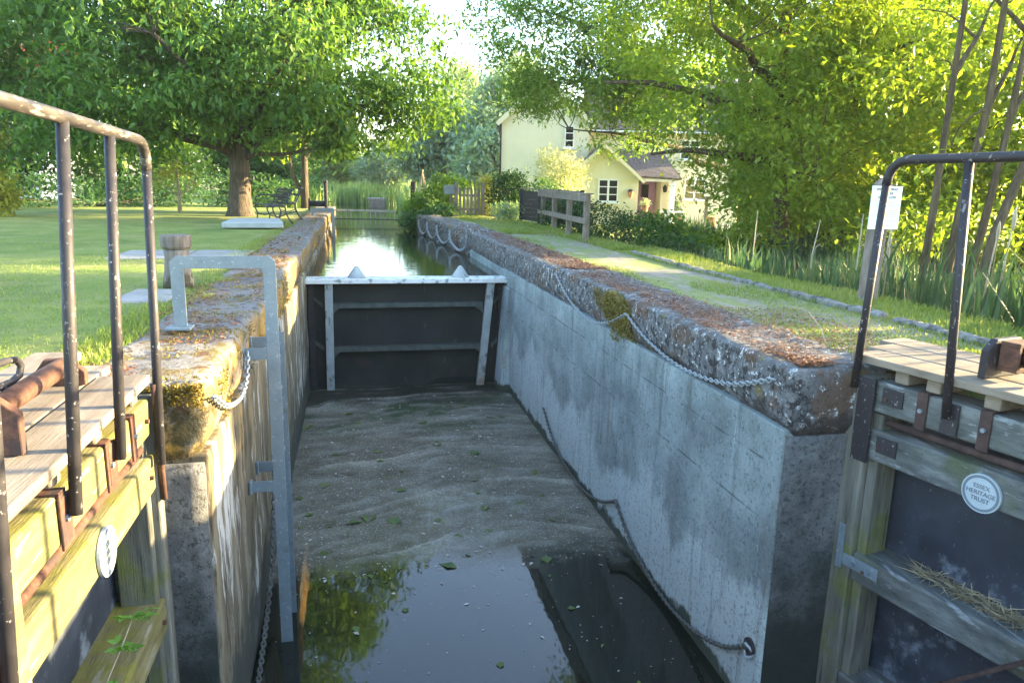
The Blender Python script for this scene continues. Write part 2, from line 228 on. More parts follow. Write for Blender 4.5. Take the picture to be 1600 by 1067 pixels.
# ------------------------------------------------------------------ mesh helpers
OFF = {}
class MB:
    def __init__(s): s.v = []; s.f = []
    def add(s, v, f):
        o = len(s.v); s.v += [tuple(p) for p in v]; s.f += [tuple(i+o for i in q) for q in f]; return s
    def box(s, x0, x1, y0, y1, z0, z1):
        return s.add([(x0,y0,z0),(x1,y0,z0),(x1,y1,z0),(x0,y1,z0),(x0,y0,z1),(x1,y0,z1),(x1,y1,z1),(x0,y1,z1)],
                     [(0,3,2,1),(4,5,6,7),(0,1,5,4),(1,2,6,5),(2,3,7,6),(3,0,4,7)])
    def bar(s, a, b, w, h, up=(0,0,1)):
        a = Vector(a); b = Vector(b); d = (b-a).normalized(); u = Vector(up)
        sd = d.cross(u)
        if sd.length < 1e-4: sd = d.cross(Vector((1,0,0)))
        sd.normalize(); u = sd.cross(d).normalized(); vs = []
        for p in (a, b):
            for i, j in ((-1,-1),(1,-1),(1,1),(-1,1)): vs.append(p + sd*(i*w/2) + u*(j*h/2))
        return s.add(vs, [(0,1,2,3),(7,6,5,4),(0,4,5,1),(1,5,6,2),(2,6,7,3),(3,7,4,0)])
    def tube(s, pts, r, n=10):
        pts = [Vector(p) for p in pts]; rs = r if isinstance(r, (list, tuple)) else [r]*len(pts)
        ref = None; vs = []; fs = []
        for i, p in enumerate(pts):
            t = (pts[min(i+1, len(pts)-1)] - pts[max(i-1, 0)]).normalized()
            if ref is None:
                ref = t.cross(Vector((0,0,1)))
                if ref.length < .05: ref = t.cross(Vector((1,0,0)))
            ref = (ref - t*ref.dot(t)).normalized(); b = t.cross(ref)
            for k in range(n):
                a = 2*math.pi*k/n; vs.append(p + (ref*math.cos(a) + b*math.sin(a))*rs[i])
        for i in range(len(pts)-1):
            for k in range(n):
                k2 = (k+1) % n; fs.append((i*n+k, i*n+k2, (i+1)*n+k2, (i+1)*n+k))
        fs.append(tuple(range(n-1, -1, -1))); fs.append(tuple((len(pts)-1)*n+k for k in range(n)))
        return s.add(vs, fs)
    def lathe(s, cx, cy, prof, n=20, jit=0):
        vs = []; fs = []
        for j, (r, z) in enumerate(prof):
            for k in range(n):
                a = 2*math.pi*k/n; q = r*(1+jit*noise.noise((math.cos(a)*2+cx, math.sin(a)*2+cy, z*3)))
                vs.append((cx+q*math.cos(a), cy+q*math.sin(a), z))
        for j in range(len(prof)-1):
            for k in range(n):
                k2 = (k+1) % n; fs.append((j*n+k, j*n+k2, (j+1)*n+k2, (j+1)*n+k))
        fs.append(tuple(range(n-1,-1,-1))); fs.append(tuple((len(prof)-1)*n+k for k in range(n)))
        return s.add(vs, fs)
    def prism(s, poly, axis, a, b):
        n = len(poly); vs = []
        for t in (a, b):
            for p, q in poly:
                vs.append((t,p,q) if axis == 0 else (p,t,q) if axis == 1 else (p,q,t))
        return s.add(vs, [tuple(range(n-1,-1,-1)), tuple(range(n,2*n))] + [(i,(i+1)%n,n+(i+1)%n,n+i) for i in range(n)])
    def tf(s, fn): s.v = [tuple(fn(p)) for p in s.v]; return s

def link(name, me, m, parent=None):
    o = bpy.data.objects.new(name, me); C.objects.link(o)
    if m: me.materials.append(M[m])
    if parent: o.parent = parent; OFF[o.name] = OFF.get(parent.name, Vector())
    return o
def build(name, mb, m, parent=None, bevel=0, smooth=False, rough=0, seg=2):
    off = OFF.get(parent.name, Vector()) if parent else Vector()
    me = bpy.data.meshes.new(name); me.from_pydata([tuple(Vector(p)-off) for p in mb.v], [], mb.f); me.update()
    bm = bmesh.new(); bm.from_mesh(me); bmesh.ops.recalc_face_normals(bm, faces=bm.faces); bm.to_mesh(me); bm.free()
    if smooth: me.polygons.foreach_set('use_smooth', [True]*len(me.polygons))
    o = link(name, me, m, parent)
    if bevel:
        b = o.modifiers.new('bevel', 'BEVEL'); b.width = bevel; b.segments = seg; b.limit_method = 'ANGLE'; b.angle_limit = R(40)
    return o
def tag(o, label, cat, group=None, kind=None):
    o['label'] = label; o['category'] = cat
    if group: o['group'] = group
    if kind: o['kind'] = kind
    return o
def thing(name, label, cat, loc=(0,0,0), group=None):
    o = bpy.data.objects.new(name, None); C.objects.link(o); o.location = loc; o.empty_display_size = .2
    OFF[o.name] = Vector(loc); return tag(o, label, cat, group)
def struct(o): o['kind'] = 'structure'; return o
def stuff(o, label=None, cat=None):
    o['kind'] = 'stuff'
    if label: o['label'] = label; o['category'] = cat
    return o
def np_mesh(name, v, tris, rnd, m, parent=None, smooth=False):
    off = np.array(OFF.get(parent.name, Vector()) if parent else (0,0,0))
    v = np.asarray(v, np.float32) - off.astype(np.float32); tris = np.asarray(tris, np.int32)
    me = bpy.data.meshes.new(name); n, f = len(v), len(tris)
    me.vertices.add(n); me.vertices.foreach_set('co', v.ravel())
    me.loops.add(f*3); me.loops.foreach_set('vertex_index', tris.ravel())
    me.polygons.add(f); me.polygons.foreach_set('loop_start', np.arange(0, f*3, 3, dtype=np.int32))
    if rnd is not None:
        a = me.attributes.new('rnd', 'FLOAT', 'FACE'); a.data.foreach_set('value', np.asarray(rnd, np.float32))
    me.update(calc_edges=True)
    return link(name, me, m, parent)

def leaves(P, length, width, droop=.35, spread=.5, flat=.5, d=None):
    """one folded leaf (2 triangles) per point; returns verts, tris, rnd"""
    n = len(P); az = rng.uniform(0, 2*np.pi, n); el = rng.normal(-droop, spread, n)
    D = np.stack([np.cos(az)*np.cos(el), np.sin(az)*np.cos(el), np.sin(el)], 1) if d is None else d
    up = np.stack([rng.normal(0, flat, n), rng.normal(0, flat, n), np.ones(n)], 1)
    S = np.cross(D, up); S /= np.linalg.norm(S, axis=1, keepdims=True) + 1e-9
    Nn = np.cross(S, D); k_ = rng.uniform(.45, 1.35, (n,1)); L = length*k_*rng.uniform(.85, 1.15, (n,1)); W = width*k_*rng.uniform(.8, 1.2, (n,1))
    v = np.stack([P, P + D*L*.42 + S*W*.5 + Nn*W*.12, P + D*L - Nn*L*.08, P + D*L*.42 - S*W*.5 + Nn*W*.12], 1).reshape(-1, 3)
    b = np.arange(n)[:,None]*4
    t = np.concatenate([b+np.array([[0,1,2]]), b+np.array([[0,2,3]])], 1).reshape(-1, 3)
    r = np.repeat(rng.uniform(0, 1, n), 2)
    return v, t, r
def cat_geo(gs):
    vs, ts, rs, o = [], [], [], 0
    for v, t, r in gs: vs.append(v); ts.append(t+o); rs.append(r); o += len(v)
    return np.concatenate(vs), np.concatenate(ts), np.concatenate(rs)

def blob_points(blobs, per_m3=None, n=None, inner=.45, gap=.0, gs=.9):
    out = []
    vol = [b[3]*b[4]*b[5]**1 for b in blobs]; tot = sum(vol)
    for b, w in zip(blobs, vol):
        k = max(2, int(n*w/tot)); u = rng.normal(0, 1, (k,3)); u /= np.linalg.norm(u, axis=1, keepdims=True)
        r = (inner**3 + (1-inner**3)*rng.uniform(0, 1, (k,1)))**(1/3)
        out.append(np.array(b[:3]) + u*r*np.array(b[3:6]))
    P = np.concatenate(out)
    if gap: P = np.array([p for p in P if noise.noise(Vector(p)*gs) > gap - .35 or random.random() < .12])
    return P
def crown(name, blobs, m, parent, nclump, per, spread, length, width, droop=.4, gap=.28, gs=.9, inner=.45, flatten=.6, zmin=None):
    Cn = blob_points(blobs, n=nclump, gap=gap, gs=gs, inner=inner)
    P = np.repeat(Cn, per, 0) + rng.normal(0, 1, (len(Cn)*per, 3))*np.array([spread, spread, spread*flatten])
    if zmin is not None: P = P[P[:,2] > zmin]
    v, t, r = leaves(P, length, width, droop)
    tone = np.repeat(rng.uniform(-.25, .25, len(Cn)), per)
    if len(tone)*2 == len(r): r = np.clip(r*.75 + .12 + np.repeat(tone, 2), 0, 1)
    return np_mesh(name, v, t, r, m, parent), Cn
def wobble_path(a, b, n, amp, sag=0):
    a = Vector(a); b = Vector(b); pts = []
    for i in range(n+1):
        t = i/n; p = a.lerp(b, t); k = math.sin(math.pi*t)
        q = noise.noise_vector(p*.9 + Vector((3.1,1.7,.4)))
        pts.append(p + q*amp*k + Vector((0,0,sag*k)))
    return pts
def tree(name, label, base, trunk, limbs, blobs, lm, bm_, nclump, per, spread, length, width, group=None, twigs=60, **kw):
    t = thing(name, label, 'tree', base, group)
    mb = MB()
    pts = [p for p, r in trunk]; rs = [r for p, r in trunk]
    mb.tube(pts, rs, 12)
    for a, b, r0, r1 in limbs:
        q = wobble_path(a, b, 7, .35*(Vector(b)-Vector(a)).length*.25, .05*(Vector(b)-Vector(a)).length)
        mb.tube(q, [r0+(r1-r0)*i/7 for i in range(8)], 7)
    cr, Cn = crown('crown', blobs, lm, t, nclump, per, spread, length, width, **kw)
    ends = [Vector(b) for a, b, r0, r1 in limbs] + [Vector(pts[-1])]
    nodes_ = [Vector(p) for a, b, r0, r1 in limbs for p in (Vector(a).lerp(Vector(b), .45), Vector(a).lerp(Vector(b), .75), Vector(b))] + [Vector(p) for p in pts[2:]]
    rx_ = max(max(b[3:6]) for b in blobs)
    for i in range(twigs):
        c = Vector(Cn[rng.integers(len(Cn))]); e = min(nodes_, key=lambda q: (q-c).length)
        if (e-c).length > .75*rx_ or (e-c).length < .2: continue
        q = wobble_path(e, c, 5, .5, .06*(e-c).length); mb.tube(q, [.022,.018,.014,.011,.008,.004], 5)
    o = build('trunk', mb, bm_, t, smooth=True)
    return t

def rough_box(x0,x1,y0,y1,z0,z1, res, amp, r, fs=2.5, mb=None, seed=0, edge=None):
    """a rounded, worn block built of grids"""
    lo = Vector((x0,y0,z0)); hi = Vector((x1,y1,z1)); vs = []; ids = {}; fs_ = []
    def V(p):
        k = tuple(round(c, 4) for c in p)
        if k in ids: return ids[k]
        q = Vector((min(max(p[0],x0+r),x1-r), min(max(p[1],y0+r),y1-r), min(max(p[2],z0+r),z1-r)))
        d = Vector(p)-q; nrm = d.normalized() if d.length > 1e-6 else Vector((0,0,0))
        w = q + nrm*r if d.length > 1e-6 else Vector(p)
        sp = Vector(p)*fs + Vector((seed*7.3, seed*1.9, 0))
        w = w + nrm*amp*(noise.fractal(sp, 1.0, 2.2, 4) + .35*noise.noise(sp*6))
        ids[k] = len(vs); vs.append(w); return ids[k]
    def cuts(a, b):
        n = max(1, int(round((b-a)/res)))
        c = [a + (b-a)*i/n for i in range(n+1)]
        if r > .015 and n > 2:
            c = sorted(set([round(v, 5) for v in c + [a+r*.3, a+r*.65, a+r, b-r, b-r*.65, b-r*.3]]))
        return c
    X, Y, Z = cuts(x0,x1), cuts(y0,y1), cuts(z0,z1)
    def face(A, B, f):
        for i in range(len(A)-1):
            for j in range(len(B)-1):
                fs_.append((V(f(A[i],B[j])), V(f(A[i+1],B[j])), V(f(A[i+1],B[j+1])), V(f(A[i],B[j+1]))))
    face(X,Y,lambda a,b:(a,b,z0)); face(X,Y,lambda a,b:(a,b,z1)); face(X,Z,lambda a,b:(a,y0,b)); face(X,Z,lambda a,b:(a,y1,b))
    face(Y,Z,lambda a,b:(x0,a,b)); face(Y,Z,lambda a,b:(x1,a,b))
    mb = mb or MB(); return mb.add(vs, fs_)

def text(name, body, size, m, parent, mtx, extrude=.0015, align='CENTER'):
    cu = bpy.data.curves.new('lettering', 'FONT'); cu.body = body; cu.size = size; cu.align_x = align; cu.align_y = 'CENTER'; cu.extrude = extrude
    tmp = bpy.data.objects.new('lettering', cu); C.objects.link(tmp)
    me = bpy.data.meshes.new_from_object(tmp.evaluated_get(bpy.context.evaluated_depsgraph_get()))
    bpy.data.objects.remove(tmp); bpy.data.curves.remove(cu)
    off = OFF.get(parent.name, Vector()); me.transform(Matrix.Translation(-off) @ mtx); me.materials.clear()
    return link(name, me, m, parent)

# ------------------------------------------------------------------ camera, light, sky
cam = bpy.data.cameras.new('camera'); co = bpy.data.objects.new('camera', cam); C.objects.link(co); SC.camera = co
r0 = (0.978,-0.024,0.208); r1 = (-0.208,-0.209,0.955); r2 = (0.021,-0.978,-0.21)   # world axes in camera axes (right, down, forward)
mx = Matrix(((r0[0],-r0[1],-r0[2]),(r1[0],-r1[1],-r1[2]),(r2[0],-r2[1],-r2[2]))).to_quaternion().to_matrix().to_4x4()
mx.translation = (0,0,1.05); co.matrix_world = mx
cam.sensor_width = 36; cam.lens = 36*1138.8/1600; cam.clip_start = .05; cam.clip_end = 2000

SUN_AZ, SUN_EL = 87.5, 13.0
w = bpy.data.worlds.new("World"); SC.world = w; w.use_nodes = True
nt = w.node_tree; bg = nt.nodes['Background']; sky = nt.nodes.new('ShaderNodeTexSky'); sky.sky_type = 'NISHITA'
sky.sun_disc = False; sky.sun_elevation = R(SUN_EL); sky.sun_rotation = R(SUN_AZ); sky.air_density = 1.0; sky.dust_density = 1.3; sky.ozone_density = 1.5
nt.links.new(sky.outputs[0], bg.inputs[0]); bg.inputs[1].default_value = .12
sl = bpy.data.lights.new('sun', 'SUN'); sl.energy = 3.9; sl.angle = R(.53); sl.color = (1, .76, .40)
so = bpy.data.objects.new('sun', sl); C.objects.link(so)
sd = Vector((math.sin(R(SUN_AZ))*math.cos(R(SUN_EL)), math.cos(R(SUN_AZ))*math.cos(R(SUN_EL)), math.sin(R(SUN_EL))))
so.rotation_euler = sd.to_track_quat('Z', 'Y').to_euler(); so.location = sd*60
SC.view_settings.view_transform = 'Standard'; SC.view_settings.look = 'None'; SC.view_settings.exposure = 3.6; SC.view_settings.gamma = 1
SC.cycles.max_bounces = 8; SC.cycles.diffuse_bounces = 5; SC.cycles.glossy_bounces = 3; SC.cycles.transmission_bounces = 4; SC.cycles.transparent_max_bounces = 4
SC.cycles.use_denoising = True; SC.cycles.sample_clamp_indirect = 6; SC.cycles.caustics_reflective = False

# ------------------------------------------------------------------ terrain
def sm(a, b, x):
    t = min(1, max(0, (x-a)/(b-a))); return t*t*(3-2*t)
ZL, ZU, YG = -2.48, -.56, 12.5
def height(x, y):
    n = .03*noise.noise(Vector((x*.5, y*.5, 0)))
    if x < 1:
        edge = -1.76 if y < 4.03 else -1.30
        if x > edge: return -3.4 if y < 12.76 else -1.4
        h = -.015 + n*sm(-1.9, -2.6, x)
        if y > 30: h -= .25*sm(30, 34, y)
        if x < -20: h += .4*sm(-20, -60, x)
        return h
    edge = 3.86 if y < 3.86 else 2.95
    if y > 24.6: edge = 2.95 + 1.5*sm(24.6, 30, y)
    if x < edge: return -3.4 if y < 12.76 else -1.4
    if y > 24.6 and x < edge + 1.2: return -.9 + .6*sm(0, 1.2, x-edge) + n
    h = -.02 + n*.4*sm(2.9, 3.5, x) - .62*sm(5.15, 6.6, x)
    return h + n*sm(6, 8, x)*3
def grid(name, xs, ys, m, hf=height):
    v = [(x, y, hf(x, y)) for y in ys for x in xs]; nx = len(xs)
    f = [(j*nx+i, j*nx+i+1, (j+1)*nx+i+1, (j+1)*nx+i) for j in range(len(ys)-1) for i in range(nx-1)]
    mb = MB().add(v, f); return struct(build(name, mb, m, smooth=True))
ysn = [-200,-60,-20] + list(np.arange(-8, 4.0, .5)) + [4.01,4.04] + list(np.arange(4.5, 12.5, .4)) + [12.75,12.78] + list(np.arange(13, 32, .8)) + list(np.arange(32, 60, 2)) + [60]
grid('lawn', [-500,-200,-100,-60,-40,-30,-20] + list(np.arange(-15, -2.2, .6)) + [-2.1,-1.9,-1.77,-1.755,-1.5,-1.31,-1.295,-1.0], ysn, 'lawn')
ysr = [-200,-60,-20] + list(np.arange(-8, 3.6, .5)) + [3.85,3.87] + list(np.arange(4.2, 12.5, .4)) + [12.75,12.78] + list(np.arange(13, 24.5, .8)) + [24.59,24.7] + list(np.arange(25, 32, .6)) + list(np.arange(32, 60, 2)) + [60]
grid('towpath', [2.8,2.949,2.96,3.2,3.5,3.855,3.87,4.2,4.4,4.6,4.9,5.2] + list(np.arange(5.5, 9, .4)) + list(np.arange(9, 20, 1)) + [30,60,100,200,500], ysr, 'path')
grid('canal_bed', [-1.0,0,1,2,2.8], ysn, 'bed', lambda x, y: -3.4 if y < 12.76 else -1.4)
def fh(x, y): return -.25 - 1.15*(1-sm(60, 64, y))*(1 if -3 < x < 6 else .0) + .15*noise.noise(Vector((x*.1, y*.1, 0)))
grid('meadow', [-500,-200,-80,-30,-12,-6,-3,-2.5,0,2,5.5,6,9,15,30,80,200,500], [60,62,64,70,80,100,140,200,400,900], 'meadow', fh)

# water
def water(name, x0, x1, y0, y1, z, deep, scum):
    m = bpy.data.materials.new(name); m.use_nodes = True; nt = m.node_tree; N = nt.nodes; L = nt.links
    b = N['Principled BSDF']; b.inputs['Base Color'].default_value = (*deep, 1); b.inputs['Roughness'].default_value = .03; b.inputs['IOR'].default_value = 1.33; b.inputs['Specular IOR Level'].default_value = 1.0
    g = N.new('ShaderNodeNewGeometry')
    def nz(s, st=(1,1,1), det=5, dist=0, nr=.6):
        v = N.new('ShaderNodeVectorMath'); v.operation = 'MULTIPLY'; L.new(g.outputs[0], v.inputs[0]); v.inputs[1].default_value = st
        n = N.new('ShaderNodeTexNoise'); n.inputs['Scale'].default_value = s; n.inputs['Detail'].default_value = det; n.inputs['Distortion'].default_value = dist; n.inputs['Roughness'].default_value = nr
        L.new(v.outputs[0], n.inputs['Vector']); return n.outputs[0]
    def mr(sock, a, bb, lo=0, hi=1):
        k = N.new('ShaderNodeMapRange'); k.interpolation_type = 'SMOOTHSTEP'; L.new(sock, k.inputs[0]); k.inputs[1].default_value = a; k.inputs[2].default_value = bb; k.inputs[3].default_value = lo; k.inputs[4].default_value = hi; return k.outputs[0]
    def mth(op, a, bb):
        k = N.new('ShaderNodeMath'); k.operation = op
        for i, q in enumerate((a, bb)):
            if isinstance(q, (int, float)): k.inputs[i].default_value = q
            else: L.new(q, k.inputs[i])
        return k.outputs[0]
    bp = N.new('ShaderNodeBump'); bp.inputs['Strength'].default_value = .12 if scum else .25; bp.inputs['Distance'].default_value = .012
    L.new(nz(2.2, (1,2.2,1) if not scum else (1,1,1), 2), bp.inputs['Height']); L.new(bp.outputs[0], b.inputs['Normal'])
    if scum:
        sp = N.new('ShaderNodeSeparateXYZ'); L.new(g.outputs[0], sp.inputs[0])
        X, Y = sp.outputs[0], sp.outputs[1]
        # arcs of drifted foam: distance from a point low on the right, bent by noise
        dx = mth('SUBTRACT', X, 1.7); dy = mth('SUBTRACT', Y, 2.6)
        r = mth('SQRT', mth('ADD', mth('MULTIPLY', mth('MULTIPLY', dx, dx), 1.3), mth('MULTIPLY', dy, dy)), 0)
        r = mth('ADD', mth('ADD', r, mth('MULTIPLY', nz(.45, det=2), 1.5)), mth('MULTIPLY', nz(3.5, det=4), .16))
        saw = mth('FRACT', mth('MULTIPLY', r, .78), 0)
        line = mth('MULTIPLY', mr(saw, .72, 1.0), mr(nz(.9, det=4), .40, .62))
        line = mth('MULTIPLY', line, mr(nz(26, (1,1.3,1), 5, nr=.7), .30, .56))
        saw2 = mth('FRACT', mth('MULTIPLY', r, 3.3), 0)
        line2 = mth('MULTIPLY', mr(saw2, .3, 1.0), mr(nz(1.6, det=4), .40, .66))
        cov = mth('ADD', mr(Y, 5.2, 7.2, -.6, .5), mth('ADD', nz(1.1, (1,1.4,1), 6), mth('MULTIPLY', nz(9, det=6), .35)))
        cov = mr(cov, .48, 1.05)
        speck = mr(nz(34, det=3, nr=.5), .52, .6)
        cov = mth('MULTIPLY', cov, mth('ADD', mth('MULTIPLY', speck, .22), .76))
        cr = N.new('ShaderNodeValToRGB'); e = cr.color_ramp.elements
        e[0].position = .32; e[0].color = (.068,.058,.04,1); e[1].position = .68; e[1].color = (.27,.255,.21,1); k = e.new(.5); k.color = (.155,.14,.105,1)
        L.new(mth('ADD', mth('MULTIPLY', nz(2.2, (1,1.7,1), 8), .6), mth('MULTIPLY', nz(40, det=3), .4)), cr.inputs[0])
        def mixc(f, a, c):
            q = N.new('ShaderNodeMix'); q.data_type = 'RGBA'; L.new(f, q.inputs[0]); L.new(a, q.inputs[6]); q.inputs[7].default_value = (*c, 1); return q.outputs[2]
        c = mixc(mth('MULTIPLY', mr(nz(1.0, det=4), .5, .62), mth('MULTIPLY', mr(Y, 9.6, 11), .8)), cr.outputs[0], (.035,.07,.025))
        c = mixc(mth('MULTIPLY', mr(mth('ADD', Y, mth('MULTIPLY', nz(1.2), 2)), 12.0, 13.2), .85), c, (.028,.028,.022))
        c = mixc(mth('MULTIPLY', line2, .5), c, (.30,.295,.26))
        c = mixc(mth('MULTIPLY', line, .6), c, (.46,.44,.36))
        d = N.new('ShaderNodeBsdfPrincipled'); d.inputs['Roughness'].default_value = .8; d.inputs['Specular IOR Level'].default_value = .1; L.new(c, d.inputs['Base Color'])
        bq = N.new('ShaderNodeBump'); bq.inputs['Strength'].default_value = .25; bq.inputs['Distance'].default_value = .015; L.new(nz(45, det=4), bq.inputs['Height']); L.new(bq.outputs[0], d.inputs['Normal'])
        ms = N.new('ShaderNodeMixShader'); L.new(cov, ms.inputs[0]); L.new(b.outputs[0], ms.inputs[1]); L.new(d.outputs[0], ms.inputs[2])
        L.new(ms.outputs[0], N['Material Output'].inputs[0])
    M[name] = m
    return struct(build(name, MB().add([(x0,y0,z),(x1,y0,z),(x1,y1,z),(x0,y1,z)], [(0,1,2,3)]), name))
water('chamber_water', -1.8, 4.0, -30, 12.70, ZL, (.010,.012,.008), True)
water('canal_water', -1.4, 5.6, 12.70, 61, ZU, (.014,.020,.009), False)

# ------------------------------------------------------------------ lock walls
XL, XR = -.79, 2.59
t = thing('lock_wall', 'left lock wall, ochre and lime streaked below a mossy broken coping', 'lock wall', (XL,4,0))
mb = MB(); rough_box(-1.7, XL-.02, 4.02, 12.75, -3.5, -.42, .09, .012, .02, mb=mb)
o = build('wall_face', mb, 'concrete_left', t, smooth=True); o['label'] = 'ochre and lime streaked wall face'
mb = MB(); rough_box(-2.6, XL-.035, 3.98, 4.10, -3.5, -.46, .08, .008, .01, mb=mb); build('end_face', mb, 'concrete_end', t, smooth=True)
mb = MB(); rough_box(-2.1, -1.72, -12, 3.97, -3.5, -.03, .3, .01, .02, mb=mb); build('recess_wall', mb, 'concrete_end', t, smooth=True)
ys_ = [3.97, 6.35, 8.6, 11.2, 14.2, 17.0, 20.2, 23.6, 27.5, 31]
for i in range(len(ys_)-1):
    a, b = ys_[i], ys_[i+1]; dz = (0, -.012, .01, 0, .012, -.006, .02, .05, .06)[i]; dx = (0, .015, -.01, .01, 0, .02, .0, .05, .06)[i]
    mb = MB(); rough_box(-1.47+dx*.5, XL+dx, a+.014, b-.014, -.62, dz, .05 if i < 2 else .12, .024, .07 if i < 3 else .05, fs=2.6, mb=mb, seed=i)
    mb.tf(lambda p: (p[0]-.10*sm(-.26,-.52,p[2])*(1 if p[0] > -1.1 else 0), p[1]+(.10*sm(-.36,-.56,p[2]) if p[1] < 4.2 else 0), p[2]))
    build('coping_stone', mb, 'coping_left', t, smooth=True)
mb = MB(); rough_box(-1.6, XL-.03, 12.75, 31, -1.6, -.44, .3, .03, .02, mb=mb); build('upper_wall_face', mb, 'concrete_left', t, smooth=True)
t = thing('lock_wall', 'right lock wall, pale concrete with dark lichened coping and hanging chains', 'lock wall', (XR,4,0))
mb = MB(); rough_box(XR-.012, 3.4, 3.86, 12.75, -3.5, -.40, .09, .010, .02, mb=mb); build('wall_face', mb, 'concrete', t, smooth=True)
mb = MB(); rough_box(XR+.01, 4.2, 3.835, 3.90, -3.5, -.44, .08, .006, .01, mb=mb); build('end_face', mb, 'concrete_end', t, smooth=True)
mb = MB(); rough_box(3.87, 4.2, -12, 3.82, -3.5, -.03, .3, .01, .02, mb=mb); build('recess_wall', mb, 'concrete_end', t, smooth=True)
ys_ = [3.80, 6.5, 9.3, 12.6, 16.6]
for i in range(4):
    mb = MB(); rough_box(XR-(0,.0,.006,.01)[i]-.014, 3.25, ys_[i]+.004, ys_[i+1]-.004, -.60, (.0,.006,-.004,.0)[i], .045 if i < 2 else .1, .019, .045, fs=4.2, mb=mb, seed=i+11)
    mb.tf(lambda p: (p[0]+.075*sm(-.26,-.50,p[2])*(1 if p[0] < 2.8 else 0), p[1]+(.11*sm(-.34,-.56,p[2]) if p[1] < 4.0 else 0), p[2]))
    build('coping_stone', mb, 'coping', t, smooth=True)
mb = MB(); rough_box(XR-.005, 3.3, 12.75, 16.6, -1.6, -.42, .25, .015, .02, mb=mb); build('upper_wall_face', mb, 'concrete', t, smooth=True)
mb = MB()
for i in range(6):
    a = 16.6+i*1.35; rough_box(XR-.05-.06*(i%2), 3.2, a, a+1.34, -1.5, .02, .11, .06, .08, fs=2, mb=mb, seed=30+i)
mb.tf(lambda p: (p[0]-.055*max(0,p[1]-17), p[1], p[2]))
build('rubble_wall', mb, 'coping', t, smooth=True)

